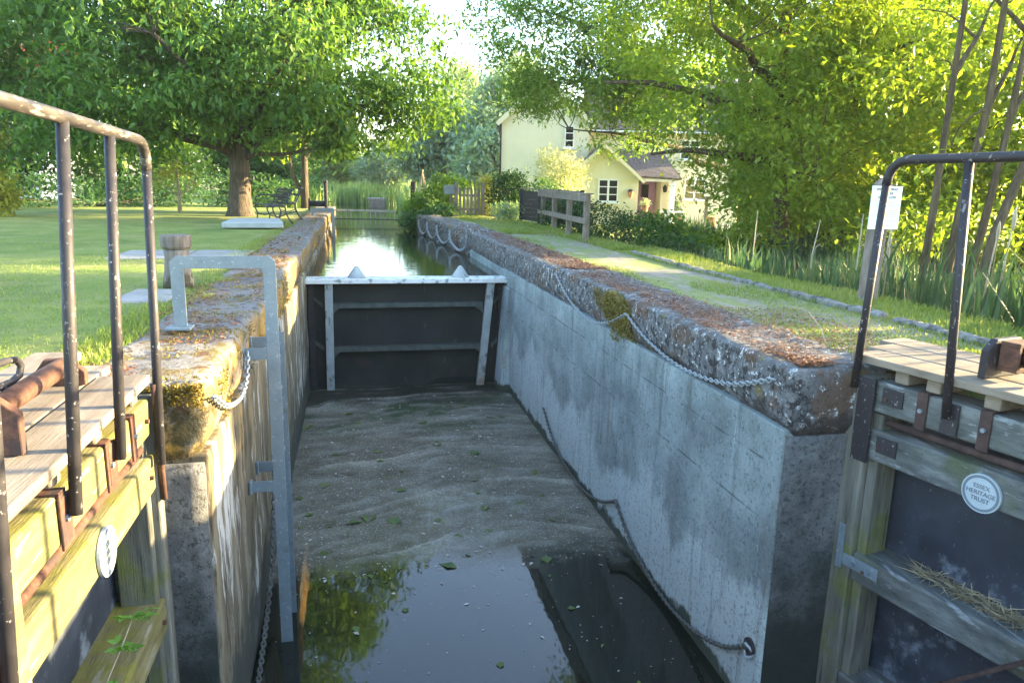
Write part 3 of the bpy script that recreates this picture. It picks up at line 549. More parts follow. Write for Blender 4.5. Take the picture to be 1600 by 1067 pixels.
# ------------------------------------------------------------------ lower gates (local s along leaf, d into the recess, z)
def gate(org, sdir, ddir, label, tim, side):
    sx, sy = sdir; dx, dy = ddir
    W = lambda p: (org[0]+p[0]*sx+p[1]*dx, org[1]+p[0]*sy+p[1]*dy, p[2])
    left = side == 'L'
    t = thing('lock_gate', label, 'lock gate', (org[0], org[1], 0))
    def P(name, mb, m, parent=t, **k): return build(name, mb.tf(W), m, parent, **k)
    def B(s0,s1,d0,d1,z0,z1): return MB().box(s0,s1,d0,d1,z0,z1)
    P('heel_post', B(-.06,.10,-.012,.20,-3.3,-.045), 'post_timber', bevel=.012)
    P('rebate_post', B(.103,.17,.03,.21,-3.3,-.26), 'post_timber', bevel=.008)
    if left: P('mitre_post', B(1.70,1.88,-.03,.2,-3.3,-.03), 'timber', bevel=.03)
    e = 1.70 if left else 2.3
    for z0, z1, d0, d1 in ((-.245,-.055,0,.23),(-.55,-.355,0,.24),(-1.37,-1.18,.0,.26),(-2.3,-2.04,.0,.26)):
        b = P('beam', B(.104,e,d0,d1,z0,z1), tim, bevel=.014)
        MB_ = MB()
        for q in (.2,):
            MB_.tube([(q,d0+.002,(z0+z1)/2),(q,d0-.018,(z0+z1)/2)], .012, 8)
        P('bolt', MB_, 'rust', b)
    P('sheet', B(.10,e,.245,.27,-3.3,-.28), 'panel_blue')
    P('rod', MB().tube([(.2,.04,-.30),(e,.04,-.30)], .022, 10), 'rust' if left else 'rust_shaded', smooth=True)
    for q in (.43,.79,1.30):
        mb = B(q-.032,q+.032,-.012,-.001,-.265,-.045).box(q-.032,q+.032,-.012,.24,-.054,-.044)
        b = P('strap', mb, 'rust' if left else 'rust_shaded', bevel=.003); P('bolt', MB().tube([(q,-.011,-.15),(q,-.026,-.15)], .013, 8), 'galv', b)
    for q in (.26,.46,.79,1.25):
        P('bearer', B(q-.045,q+.045,.02,.7,-.043,.038), 'deck', bevel=.012)
    starts = (.16,-.06,-.40) if left else (-.06,-.15,-.26)
    for i in range(3):
        P('deck_board', B(starts[i], 1.86 if left else 2.3, -.03+.247*i, .205+.247*i, .04, .084+.002*i), 'deck', bevel=.006)
    # hand rail
    if left: tops = [(-.045,1.222),(.51,1.237),(1.03,1.252),(1.68,1.268)]; bots = [.15,.755,1.29,1.89]; zb = (-.40,-.14,-.145,-.40)
    else: tops = [(.055,1.235),(.52,1.235),(1.05,1.24),(1.7,1.24)]; bots = [.0,.60,1.12,1.75]; zb = (-.12,-.14,-.14,-.14)
    rr = .0255; path = []
    a0 = Vector((bots[0], -.045, zb[0])); tp = Vector((tops[0][0], -.045, tops[0][1]))
    dn = (a0-tp).normalized()
    hz = (Vector((tops[1][0],-.045,tops[1][1]))-tp).normalized()
    path = [a0, tp+dn*.14] + [tp+dn*.14*(1-u)**2+hz*.14*u**2 for u in (.2,.4,.6,.8,1)] + [Vector((s,-.045,z)) for s, z in tops[1:]] + [Vector((tops[-1][0]+.6,-.045,tops[-1][1]+.01))]
    P('end_upright', MB().tube([path[0], path[1]], rr*.9, 12), 'black_paint', smooth=True)
    P('hand_rail', MB().tube(path[1:], rr, 12), 'rail_worn' if left else 'black_paint', smooth=True)
    for k in (1,2,3):
        P('upright', MB().tube([(bots[k],-.045,zb[k]),(tops[k][0],-.045,tops[k][1]-.01)], rr*.88, 12), 'black_paint', smooth=True)
        P('foot_plate', B(bots[k]-.05,bots[k]+.05,-.016,-.004,zb[k]-.1,zb[k]+.08), 'rust' if left else 'black_paint', bevel=.004)
    if left:
        P('guard_bar', MB().tube([(.115,-.03,.02),(.085,-.03,-.62)], .016, 8), 'rust', smooth=True)
    else:
        P('shoe_plate', B(.02,.135,-.034,-.013,-.57,-.045), 'black_paint', bevel=.004)
        for z in (-.125,-.43): P('joint_plate', B(.175,.31,-.011,-.001,z-.055,z+.045), 'black_paint', bevel=.002)
        b = P('corner_strap', B(.0,.045,-.024,-.013,-1.32,-1.02).box(.045,.30,-.013,-.001,-1.29,-1.21), 'galv', bevel=.002)
        for q, z in ((.02,-1.06),(.02,-1.18),(.02,-1.29),(.13,-1.25),(.24,-1.25)): P('bolt', MB().tube([(q,-.012,z),(q,-.034,z)], .014, 8), 'galv', b)
        P('brace', MB().bar((1.7,-.03,-.72),(.25,-.03,-2.2), .022, .085, up=(0,1,0)), 'rust_shaded', bevel=.004)
    # plaque
    q, z = (.93,-.475) if left else (.83,-.485)
    pl = P('plaque', MB().tube([(q,-.004,z),(q,-.018,z)], .105, 32), 'plaque')
    mb = MB(); n = 40
    for k in range(n):
        a, b = 2*math.pi*k/n, 2*math.pi*(k+1)/n
        mb.add([(q+r*math.cos(x),-.0195,z+r*math.sin(x)) for r, x in ((.098,a),(.098,b),(.084,b),(.084,a))], [(0,1,2,3)])
    P('ring', mb, 'plaque_text', pl)
    u = Vector((sx,sy,0))*(-1 if left else 1); nrm = Vector((-dx,-dy,0))
    for k, line in enumerate(('ESSEX','HERITAGE','TRUST')):
        p = W((q,-.0195,z+.035-.035*k)); m = Matrix.Translation(p) @ Matrix(((u.x,0,nrm.x,0),(u.y,0,nrm.y,0),(0,1,0,0),(0,0,0,1)))
        text('lettering', line, .034, 'plaque_text', pl, m)
    # winch
    s0, s1 = (1.27,.33) if left else (.66,1.6); sg = 1 if s1 > s0 else -1
    wd, wz, wr = (.30,.175,.045) if left else (.26,.215,.055)
    wn = P('winch', MB().tube([(s0+sg*.10,wd,wz),(s0+sg*.3,wd,wz),(s0+sg*.301,wd,wz),(s1,wd,wz)], [wr*.8,wr*.8,wr,wr], 16), 'rust', smooth=True)
    for q, t_, x0_ in ((s0, .30, .10), (s1, .215 if left else .30, .20 if left else .10)):
        P('winch_bracket', MB().prism([(x0_,.088),(.42,.088),(.42,t_-.07),(.37,t_),(x0_+.07,t_),(x0_,t_-.06)], 0, q-.02, q+.02), 'rust' if left else 'black_paint', wn, bevel=.006)
    a, b = sorted((s0+sg*.03, s0+sg*.13)); mb = MB(); h_ = wr*1.45
    for z0, z1, d0, d1 in ((wz-h_,wz-h_+.025,wd-h_,wd+h_),(wz+h_-.025,wz+h_,wd-h_,wd+h_),(wz-h_+.025,wz+h_-.025,wd-h_,wd-h_+.025),(wz-h_+.025,wz+h_-.025,wd+h_-.025,wd+h_)): mb.box(a,b,d0,d1,z0,z1)
    P('winch_hub', mb.box(a+.03,b-.03,wd-h_+.03,wd+h_-.03,wz-h_+.03,wz+h_-.03), 'rust', wn, bevel=.004)
    mb = MB(); cq = s0+sg*.22
    for k in range(9):
        ang = k/9*math.pi*1.3; c = Vector((cq+.01*(k%2), wd-wr*1.35*math.cos(ang), wz-wr*1.35*math.sin(ang)))
        mb.tube([c+Vector((.016*math.cos(x), .0, .024*math.sin(x))) for x in np.linspace(0, 2*math.pi, 9)], .006, 5)
    P('winch_chain', mb, 'rust' if left else 'galv_wet', wn, smooth=True)
    if left:
        lp = [(1.18,.325),(.95,.315),(.72,.30),(.635,.285),(.60,.25),(.625,.215),(.70,.205),(.95,.225),(1.18,.24)]
        P('winch_handle', MB().tube([(s_,.36,z_) for s_, z_ in lp], .015, 10).tube([(.80,.36,.21),(.80,.32,.18)], .014, 8), 'black_paint', wn, smooth=True)
    return t
gate((-1.05,4.0), (0,-1), (-1,0), 'sunlit left lock gate leaf of algae stained timber painted sun yellow with rusty winch', 'timber', 'L')
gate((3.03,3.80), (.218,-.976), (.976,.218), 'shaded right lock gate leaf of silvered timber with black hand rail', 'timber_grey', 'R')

# ------------------------------------------------------------------ closed upper gate
t = thing('lock_gate', 'closed steel upper gate with pale top beam across the chamber head', 'lock gate', (.9,12.55,ZL))
build('skin_plate', MB().box(XL-.05,XR+.05,12.67,12.71,-3.2,-.62), 'plate', t)
build('top_beam', MB().box(XL-.03,XR+.03,12.34,12.74,-.615,-.535), 'topbeam', t, bevel=.01)
for xa, xb in ((-.44,-.46),(2.31,2.14)):
    build('rib', MB().bar((xa,12.45,-.617),(xb,12.57,-2.7), .13, .10, up=(0,-1,0)), 'rib', t, bevel=.006)
for z in (-1.0,-1.76):
    mb = MB().box(-.28,2.05,12.50,12.665,z-.05,z+.03)
    for xa, xb, s in ((-.28,-.39,1),(2.05,2.19,1)):
        mb.prism([(xa,z+.03),(xb,z+.03),(xb,z-.17),(xa,z-.05)], 1, 12.52, 12.66)
    for xa, xb in ((-.55,-.7),(2.36,2.5)):
        mb.prism([(xa,z-.05),(xb,z+.09),(xb,z+.15),(xa,z+.03)], 1, 12.56, 12.66)
    build('stiffener', mb, 'stiff', t, bevel=.004)
build('side_seal', MB().box(XL+.0,XL+.10,12.56,12.665,-3.2,-.625), 'darkwood', t)
build('side_seal', MB().box(XR-.12,XR-.0,12.56,12.665,-3.2,-.625), 'darkwood', t)
for x in (.02,1.79):
    build('cone', MB().lathe(x, 12.58, [(.155,-.534),(.15,-.52),(.04,-.36),(.03,-.345),(.012,-.338)], 14), 'rib', t, smooth=True)
mb = MB(); rough_box(2.1, 2.62, 12.2, 12.5, -3.3, -2.2, .1, .03, .05, mb=mb)
build('sill_block', MB().prism([(2.60,-3.2),(2.60,-.62),(2.545,-.7),(2.36,-3.2)], 1, 12.0, 12.54), 'concrete', t)
mb = MB(); rough_box(-1.1, 3.0, 12.67, 12.8, -3.5, -2.35, .3, .01, .02, mb=mb); build('sill', mb, 'concrete_end', t)

# ------------------------------------------------------------------ ladder
def ladder(x0, x1, y, top, ground, bottom, label, far=False):  # two flat bar stiles, the near one folding into a loop
    t = thing('ladder', label, 'ladder', ((x0+x1)/2, y, 0), 'galvanised ladders on the left lock wall')
    mb = MB(); w, th = .086, .014
    pr = [(x0,ground),(x0,top-.04),(x0+.04,top),(x1-.04,top),(x1,top-.04),(x1,bottom),(x1-w,bottom),(x1-w,top-w),(x0+w,top-w),(x0+w,ground)]
    mb = MB()
    n = len(pr); v = [(p,yy,q) for yy in (y,y+th) for p, q in pr]
    idx = [[0,1,2,8,9],[2,3,7,8],[3,4,5,6,7]]
    f = []
    for q in idx: f += [tuple(q), tuple(i+n for i in q[::-1])]
    f += [(i,(i+1)%n,n+(i+1)%n,n+i) for i in range(n)]
    build('stile', mb.add(v, f), 'galv', t, bevel=.002)
    y2 = y+.40
    build('stile', MB().box(x1-w,x1,y2,y2+th,bottom,top-.62), 'galv', t, bevel=.002)
    mb = MB(); z = top-.55; k = 0
    while z > bottom:
        build('rung', MB().tube([(x1-w*.5,y+th,z),(x1-w*.5,y2,z)], .014, 8), 'galv', t, smooth=True); z -= .25
    if not far:
        z = top-.55
        while z > bottom: build('rivet', MB().tube([(x1-w*.5,y+.001,z),(x1-w*.5,y-.010,z)], .012, 8), 'galv', t); z -= .25
        for z in (-.17,-1.18):
            for yy in (y-.0, y2): build('wall_bracket', MB().box(XL-.03,x1-w+.01,yy+.002,yy+.012,z-.04,z+.045).box(XL-.01,XL+.006,yy-.03,yy+.04,z-.05,z+.05), 'galv', t, bevel=.002)
        build('foot_flange', MB().box(x0-.05,x0+w+.03,y-.06,y+.08,ground-.005,ground+.012), 'galv', t, bevel=.002)
    return t
ladder(-1.235, -.545, 5.33, .53, .03, ZL-.06, 'grey galvanised ladder with square hand loop on the near left wall')
ladder(-1.22, -.56, 22.6, .27, -.0, -1.3, 'dull small ladder loop far up the canal beyond the benches', far=True)

# ------------------------------------------------------------------ chains
def chain(label, pts, m, link_=.05, r=.0055, group='chains hung along the lock walls', sag=None):
    cv = []
    P = [Vector(p) for p in pts]
    for i in range(len(P)-1):          # catmull-rom through the points
        p0, p1, p2, p3 = P[max(i-1,0)], P[i], P[i+1], P[min(i+2,len(P)-1)]
        for k in range(24):
            u = k/24; cv.append(.5*((2*p1)+(p2-p0)*u+(2*p0-5*p1+4*p2-p3)*u*u+(3*p1-p0-3*p2+p3)*u**3))
    cv.append(P[-1]); mb = MB(); acc = 0; nxt = 0; i = 0; flip = 0
    step = link_*.74
    for a, b in zip(cv, cv[1:]):
        d = (b-a).length
        while nxt <= acc+d and d > 0:
            c = a.lerp(b, (nxt-acc)/d); T = (b-a).normalized(); S = T.cross(Vector((0,0,1)))
            if S.length < .01: S = Vector((0,1,0))
            S.normalize(); U = S.cross(T)
            A = U if flip else S; flip ^= 1; A = (A + (S if A is U else U)*.3).normalized()
            mb.tube([c + T*(link_/2*math.cos(x)) + A*(link_*.29*math.sin(x)) for x in np.linspace(0, 2*math.pi, 9)], r, 5); nxt += step
        acc += d
    o = build('chain', mb, m, smooth=True); return tag(o, label, 'chain', group)
xc = XR-.045
chain('first bright galvanised chain swag under the mossy patch on right coping', [(xc,9.1,-.07),(xc,8.6,-.26),(xc,8.1,-.37),(xc,7.5,-.40),(xc,7.0,-.31),(xc-.01,6.52,-.14)], 'galv_wet', .058, .0052)
chain('nearest bright chain swag ending at the right coping corner', [(xc-.01,6.50,-.14),(xc,6.1,-.26),(xc,5.6,-.335),(xc,5.1,-.35),(xc,4.5,-.28),(xc,3.96,-.10)], 'galv_wet', .058, .0052)
chain('dark slimy chain hanging low on right wall at the waterline, farther one', [(xc,9.5,-2.02),(xc,9.0,-2.27),(xc,8.4,-2.40),(xc,7.6,-2.41),(xc,7.0,-2.28),(xc,6.55,-2.08)], 'chain_dark', .05, .008)
chain('dark slimy chain hanging low on right wall at the waterline, ending at an iron ring', [(xc,6.55,-2.08),(xc,6.1,-2.30),(xc,5.4,-2.42),(xc,4.8,-2.37),(xc,4.3,-2.2),(xc,4.0,-2.0)], 'chain_dark', .05, .009)
for i, (a, b) in enumerate(((16.3,18.6),(18.6,20.6),(20.6,22.4),(22.4,24.2))):
    mid = (a+b)/2; xx = lambda y: XR-.13-.055*max(0,y-17)
    chain(('nearest','second nearest','second farthest','farthest')[i]+' of four pale chain loops on the far right canal wall', [(xx(a),a,-.12),(xx(a),a+.25,-.36),(xx(mid),mid,-.5),(xx(b),b-.25,-.36),(xx(b),b,-.12)], 'galv_wet', .085, .010)
chain('short pale chain looped under the near left coping corner', [(XL+.03,4.02,-.10),(XL+.04,4.35,-.25),(XL+.04,4.8,-.34),(XL+.04,5.1,-.30),(XL+.03,5.32,-.14)], 'galv_wet', .05, .007)
chain('long pale chain hanging down the left wall behind the ladder', [(XL+.03,7.2,-.05),(XL+.04,6.9,-.3),(XL+.04,6.7,-.9),(XL+.04,6.35,-1.6),(XL+.04,5.8,-2.2),(XL+.04,5.0,-2.45),(XL+.04,4.5,-2.5)], 'chain_dark', .055, .008)
t = thing('mooring_ring', 'iron ring in a dark hole low on right wall corner', 'mooring ring', (XR,3.98,-2.0))
build('ring', MB().tube([(XR-.03+.012*math.cos(x*2),3.98+.045*math.cos(x),-2.02+.045*math.sin(x)) for x in np.linspace(0,2*math.pi,15)], .010, 7), 'galv_wet', t, smooth=True)
build('socket', MB().tube([(XR-.03,3.98,-1.99),(XR-.012,3.98,-1.99)], .06, 14), 'darkwood', t)

# ------------------------------------------------------------------ left bank objects
t = thing('bollard', 'grey weathered timber mooring bollard beside the left coping', 'bollard', (-1.72,7.75,0))
build('post', MB().lathe(-1.72, 7.75, [(.145,-.05),(.142,.05),(.125,.13),(.112,.28),(.118,.36)], 22, .05), 'bollard', t, smooth=True)
build('cap', MB().lathe(-1.72, 7.75, [(.119,.361),(.140,.39),(.147,.46),(.143,.495),(.13,.503)], 22, .06), 'bollard', t, bevel=.008)
o = build('cover_slab', MB().add([(-2.78,16.75,.015),(-1.52,16.9,.015),(-1.78,18.85,.015),(-2.85,18.7,.015),(-2.78,16.75,.14),(-1.52,16.9,.14),(-1.78,18.85,.14),(-2.85,18.7,.14)], [(0,3,2,1),(4,5,6,7),(0,1,5,4),(1,2,6,5),(2,3,7,6),(3,0,4,7)]), 'slab', bevel=.02)
tag(o, 'raised pale concrete slab on the lawn below the benches', 'slab')
for i, (x0, x1, y0, y1) in enumerate(((-2.28,-1.49,10.5,11.7),(-3.2,-2.31,10.4,11.6))):
    o = build('paving_flag', MB().box(x0,x1,y0,y1,-.04,.004+.003*i), 'paving', bevel=.01)
    tag(o, ('worn flat paving flag touching the left coping','worn flat paving flag farther out in the left lawn')[i], 'paving flag', 'flagstones crossing the left lawn')
mb = MB(); rough_box(-2.05,-1.6,6.75,7.5,-.05,.012,.08,.012,.02,mb=mb)
tag(build('stone_footing', mb, 'paving', smooth=True), 'sunken stone footing in the grass in front of the bollard', 'stone')
def make_bench():
    t = thing('park_bench', '', 'bench', (0,0,0), 'ornate iron benches by the canal')
    mb = MB()          # faces -x, length along y
    for k in range(5): mb.box(-.30+.085*k, -.235+.085*k, -.62, .62, .43+.004*abs(k-2), .452+.004*abs(k-2))
    build('seat', mb, 'bench_slat', t, bevel=.004)
    mb = MB()
    for k in range(6): mb.bar((.16+.03*k,-.62,.50+.062*k), (.16+.03*k,.62,.50+.062*k), .014, .05, up=(-.5,0,1))
    build('backrest', mb, 'bench_iron', t, bevel=.003)
    for s in (-.6,.6):
        mb = MB()
        mb.tube([(-.33,s,0),(-.27,s,.1),(-.25,s,.22),(-.31,s,.36),(-.3,s,.43)], .018, 7)
        mb.tube([(.30,s,0),(.20,s,.12),(.13,s,.28),(.12,s,.44),(.20,s,.62),(.30,s,.84),(.36,s,.86)], .018, 7)
        mb.tube([(-.3,s,.43),(.12,s,.43)], .016, 6)
        mb.tube([(-.25,s,.22),(-.08,s,.17),(.05,s,.2),(.15,s,.25)], .013, 6)
        mb.tube([(.20,s,.66),(.02,s,.68),(-.18,s,.66),(-.29,s,.61),(-.30,s,.55),(-.25,s,.53),(-.22,s,.57)], .016, 7)
        mb.tube([(-.22,s,.44),(-.2,s,.54),(-.12,s,.6),(-.05,s,.55),(-.08,s,.48)], .010, 6)
        build('end_frame', mb, 'bench_iron', t, smooth=True)
    return t
bench = make_bench()
def copy_tree(o, parent=None):
    c = o.copy(); C.objects.link(c); c.parent = parent
    for ch in list(o.children): copy_tree(ch, c)
    return c
b2 = copy_tree(bench)
for o, loc, rz, lb in ((bench, (-1.95,19.3,.0), .35, 'dark ornate iron bench nearer the camera, behind the pale slab'), (b2, (-1.72,21.4,.0), .1, 'dark ornate iron bench set farther along the canal edge')):
    o.location = loc; o.rotation_euler = (0,0,rz); o['label'] = lb
# far bits along the canal
t = thing('mooring_post', 'tall thin dark post at the left canal edge beyond ladder loop', 'post', (-1.0,28.6,0))
build('pole', MB().tube([(-1.0,28.6,-.2),(-1.0,28.6,1.0)], .07, 10), 'darkwood', t, smooth=True); build('cap', MB().lathe(-1.0,28.6,[(.085,1.0),(.085,1.04),(.03,1.08)],10), 'darkwood', t)
t = thing('mooring_post', 'dark square post on the right bank by the reeds', 'post', (2.35,30.4,0))
build('pole', MB().box(2.28,2.46,30.3,30.5,-1.2,1.1), 'darkwood', t, bevel=.02); build('collar', MB().box(2.24,2.50,30.27,30.53,.1,.2), 'darkwood', t)
t = thing('winch_housing', 'small black winch on the left coping end below the tall thin post', 'winch', (-1.25,26.5,.05))
build('drum', MB().tube([(-1.5,26.5,.28),(-.95,26.5,.28)], .1, 12), 'bench_iron', t); build('side_frame', MB().prism([(26.2,.06),(26.8,.06),(26.6,.45),(26.4,.45)],0,-1.52,-1.47).prism([(26.2,.06),(26.8,.06),(26.6,.45),(26.4,.45)],0,-.98,-.93), 'bench_iron', t)
t = thing('footbridge_railing', 'low grey railing spanning the canal near the reeds', 'railing', (.8,29.2,-.5))
build('top_bar', MB().bar((-.95,29.2,-.03),(2.2,29.2,-.06), .08, .07), 'rib', t); build('bottom_bar', MB().bar((-.95,29.2,-.36),(2.2,29.2,-.38), .05, .05), 'stiff', t)
for k in range(17): build('baluster', MB().tube([(-.85+k*.185,29.2,-.62),(-.85+k*.185,29.2,-.05)], .016, 6), 'rib', t)
build('end_post', MB().box(2.2,2.42,29.1,29.3,-1.3,.06), 'darkwood', t, bevel=.02)
t = thing('landing_stage', 'low tan landing stage at the far pool edge between reeds', 'landing stage', (1.4,50,-.5))
build('deck', MB().box(.95,2.1,50,53,-.14,-.02), 'deck', t); build('fascia', MB().box(1.0,2.05,49.97,49.995,-.6,-.14), 'deck', t)
for x in (1.05,1.5,2.0): build('leg', MB().box(x-.06,x+.06,50.02,50.14,-1.3,-.12), 'darkwood', t)

# ------------------------------------------------------------------ right bank objects
k = 0
y = 3.3
lab = ['nearest stretch of mottled stone kerb along the towpath verge','mottled kerb stretch behind the right hand rail','mottled kerb stretch just before the notice post','mottled kerb stretch left of the notice post','mottled kerb stretch in the middle of the verge','mottled kerb stretch nearing the hedge','mottled kerb stretch reaching the dark hedge']
for k, (a, b) in enumerate(((2.2,4.02),(4.06,5.3),(5.42,6.9),(6.93,8.4),(8.43,9.9),(9.93,11.4))):
    mb = MB(); rough_box(4.42+.02*(k%2), 4.52+.02*(k%2), a, b, -.1, .022+.006*(k%3), .04, .022, .02, fs=5, mb=mb, seed=50+k)
    tag(build('kerb_stone', mb, 'kerb', smooth=True), lab[k], 'kerb', 'kerb stones edging the towpath')
t = thing('notice_post', 'grey timber post carrying a white notice beside the towpath', 'sign post', (5.0,6.3,0))
build('post', MB().prism([(4.925,6.25),(5.065,6.25),(5.065,6.37),(4.925,6.37)],2,-.3,1.13).add([(4.925,6.25,1.13),(5.065,6.25,1.13),(5.065,6.37,1.13),(4.925,6.37,1.13),(4.95,6.31,1.19),(5.04,6.31,1.19)],[(0,1,5,4),(1,2,5),(2,3,4,5),(3,0,4)]).tf(lambda p:(p[0]+.02*p[2],p[1],p[2])), 'oldwood', t, bevel=.006)
sg = build('notice', MB().box(4.845,5.175,6.228,6.24,.705,1.115), 'sign_white', t, bevel=.003)
Rm = Matrix(((1,0,0,0),(0,0,-1,0),(0,1,0,0),(0,0,0,1)))
for line, z, s in (('ENVIRONMENT',1.083,.034),('DANGER',1.045,.034),('DEEP WATER',1.008,.034)):
    text('lettering', line, s, 'ink', sg, Matrix.Translation((5.01,6.227,z)) @ Rm)
mb = MB()
for i, z in enumerate((.972,.955,.938,.921,.882,.862,.845,.828,.79,.765,.74)):
    x = 4.87+random.random()*.03
    while x < 5.12+random.random()*.03:
        wv = random.uniform(.012,.032); mb.box(x,x+wv,6.2262,6.2275,z-.0028,z+.0028); x += wv+.007
build('small_print', mb, 'ink_grey', sg)
build('logo', MB().box(4.856,4.866,6.2262,6.2275,1.08,1.09).box(5.14,5.15,6.2262,6.2275,1.08,1.092), 'ink_grey', sg)
# post and rail fence
t = thing('post_and_rail_fence', 'short two rail grey wooden fence beside the towpath hedge', 'fence', (4.7,16.5,0))
fp = [(5.01,19.42),(4.80,17.5),(4.62,15.6),(4.44,13.81)]
for x, y in fp: build('post', MB().box(x-.055,x+.055,y-.055,y+.055,-.3,.90), 'oldwood', t, bevel=.01)
a, b = Vector((5.05,19.8,0)), Vector((4.40,13.45,0))
build('rail', MB().bar(a+Vector((-.075,0,.83)), b+Vector((-.075,0,.83)), .05, .13), 'oldwood', t, bevel=.008)
build('rail', MB().bar(a+Vector((-.075,0,.36)), b+Vector((-.075,0,.40)), .05, .11), 'oldwood', t, bevel=.008)
build('cap_board', MB().bar(a+Vector((-.02,0,.915)), b+Vector((-.02,0,.915)), .17, .03), 'oldwood', t, bevel=.006)
t = thing('board_fence', 'dark creosoted board fence behind the wooden rail fence', 'fence', (5.1,21,0))
mb = MB(); a, b = Vector((4.98,22.0,0)), Vector((5.95,19.0,0))
for kk in range(7): mb.bar(a+Vector((0,0,.08+.125*kk)), b+Vector((0,0,.06+.12*kk)), .025+.012*(kk%2), .12)
build('board', mb, 'darkwood', t)
for u in (0,.33,.66,1): p = a.lerp(b,u); build('post', MB().box(p.x-.05,p.x+.05,p.y-.09,p.y-.02,-.3,.95), 'darkwood', t)
build('cap_rail', MB().bar(a+Vector((0,0,.96)), b+Vector((0,0,.91)), .10, .03), 'oldwood', t)
# picket gate
t = thing('picket_gate', 'grey wooden picket gate between leafy hedges at the path end', 'gate', (3.78,24.5,0))
for kk in range(6):
    x = 3.47+kk*.125; z1 = .92+.04*math.sin(kk*math.pi/5)
    build('picket', MB().prism([(x-.04,.06),(x+.04,.06),(x+.04,z1-.06),(x,z1),(x-.04,z1-.06)],1,24.48,24.505), 'oldwood', t)
for z in (.22,.68): build('rail', MB().box(3.42,4.15,24.507,24.54,z-.04,z+.04), 'oldwood', t)
build('gate_post', MB().box(3.28,3.39,24.45,24.56,-.3,1.1), 'oldwood', t); build('gate_post', MB().box(4.18,4.29,24.45,24.56,-.3,1.1), 'oldwood', t)
t = thing('post_box', 'small grey box on a stake beside the picket gate', 'letter box', (3.2,24.9,0))
build('box', MB().prism([(2.98,.70),(3.46,.70),(3.46,.92),(3.42,1.0),(3.02,1.0),(2.98,.92)],1,24.8,25.1), 'galv', t, bevel=.01); build('stake', MB().box(3.17,3.27,24.9,25.0,-.3,.70), 'oldwood', t)
t = thing('bean_wigwam', 'pale cane wigwam standing above the garden beyond the gate', 'plant support', (2.7,32,0))
for kk in range(6):
    a = kk*math.pi/3; build('cane', MB().tube([(2.9+.4*math.cos(a),32+.4*math.sin(a),-.1),(2.9-.03*math.cos(a),32-.03*math.sin(a),1.6)], .025, 5), 'stalk', t)

# ------------------------------------------------------------------ cottage
def window(par, x, y, z, w, h, nx, nz_, glass='glass'):
    fr = MB(); b = .06
    fr.box(x,x+w,y-.03,y+.03,z,z+b).box(x,x+w,y-.03,y+.03,z+h-b,z+h).box(x,x+b,y-.03,y+.03,z+b,z+h-b).box(x+w-b,x+w,y-.03,y+.03,z+b,z+h-b)
    for i in range(1, nx): q = x+w*i/nx; fr.box(q-(.045 if nx == 2 else .02),q+(.045 if nx == 2 else .02),y-.025,y+.02,z+b,z+h-b)
    for j in range(1, nz_): q = z+h*j/nz_; fr.box(x+b,x+w-b,y-.018,y+.015,q-.02,q+.02)
    f = build('window', fr, 'white', par)
    build('pane', MB().box(x+b*.5,x+w-b*.5,y+.002,y+.007,z+b*.5,z+h-b*.5), glass, f)
    build('sill', MB().box(x-.08,x+w+.08,y-.10,y+.02,z-.07,z-.003), 'white', f)
t = thing('cottage', 'cream rendered cottage with tiled roofs and lilac door behind the trees', 'cottage', (12,34,-.6))
YF = 34.0
build('wall', MB().box(10.4,18.2,YF,39.5,-.8,3.75), 'cream', t)
gw = build('gable_wall', MB().prism([(6.82,-.8),(10.9,-.8),(10.9,3.95),(8.85,5.9),(6.82,3.95)],1,33.5,39.8), 'ivory', t)
def roof(par, poly_pts, th, m='tile', name='roof'):
    mb = MB()
    for q in poly_pts:
        q = [Vector(p) for p in q]; n = (q[1]-q[0]).cross(q[2]-q[0]).normalized()
        if n.z < 0: n = -n
        k = len(q); mb.add(q+[p+n*th for p in q], [tuple(range(k)), tuple(range(2*k-1,k-1,-1))]+[(i,(i+1)%k,k+(i+1)%k,k+i) for i in range(k)])
    return build(name, mb, m, par)
r_ = roof(t, [[(10.95,33.65,3.62),(18.5,33.65,3.62),(18.5,36.75,6.3),(10.95,36.75,6.3)],[(10.95,39.9,3.6),(18.5,39.9,3.6),(18.5,36.75,6.3),(10.95,36.75,6.3)]], .10)
build('chimney', MB().box(14.6,15.4,36.4,37.1,5.9,7.4).box(14.52,15.48,36.32,37.18,7.25,7.4), 'brick', r_)
roof(t, [[(6.6,33.3,3.78),(8.85,33.3,5.93),(8.85,39.9,5.93),(6.6,39.9,3.78)],[(11.12,33.3,3.78),(8.85,33.3,5.93),(8.85,39.9,5.93),(11.12,39.9,3.78)]], .10)
build('bargeboard', MB().bar((6.6,33.28,3.78),(8.85,33.28,5.93), .05, .2).bar((8.85,33.28,5.93),(11.12,33.28,3.78), .05, .2), 'cream', t)
build('gutter', MB().tube([(11.0,33.6,3.6),(18.4,33.6,3.6)], .05, 8), 'white', t); build('drainpipe', MB().tube([(6.78,33.42,-.7),(6.78,33.42,3.8)], .045, 8), 'darkwood', t)
window(t, 9.75, 33.48, 2.80, .46, 1.0, 1, 3); window(t, 15.62, YF-.01, .55, 1.0, .98, 2, 3, 'glass_warm'); window(t, 15.3, YF-.01, 2.4, .9, .9, 2, 3); window(t, 12.6, YF-.01, 2.4, .9, .9, 2, 3)
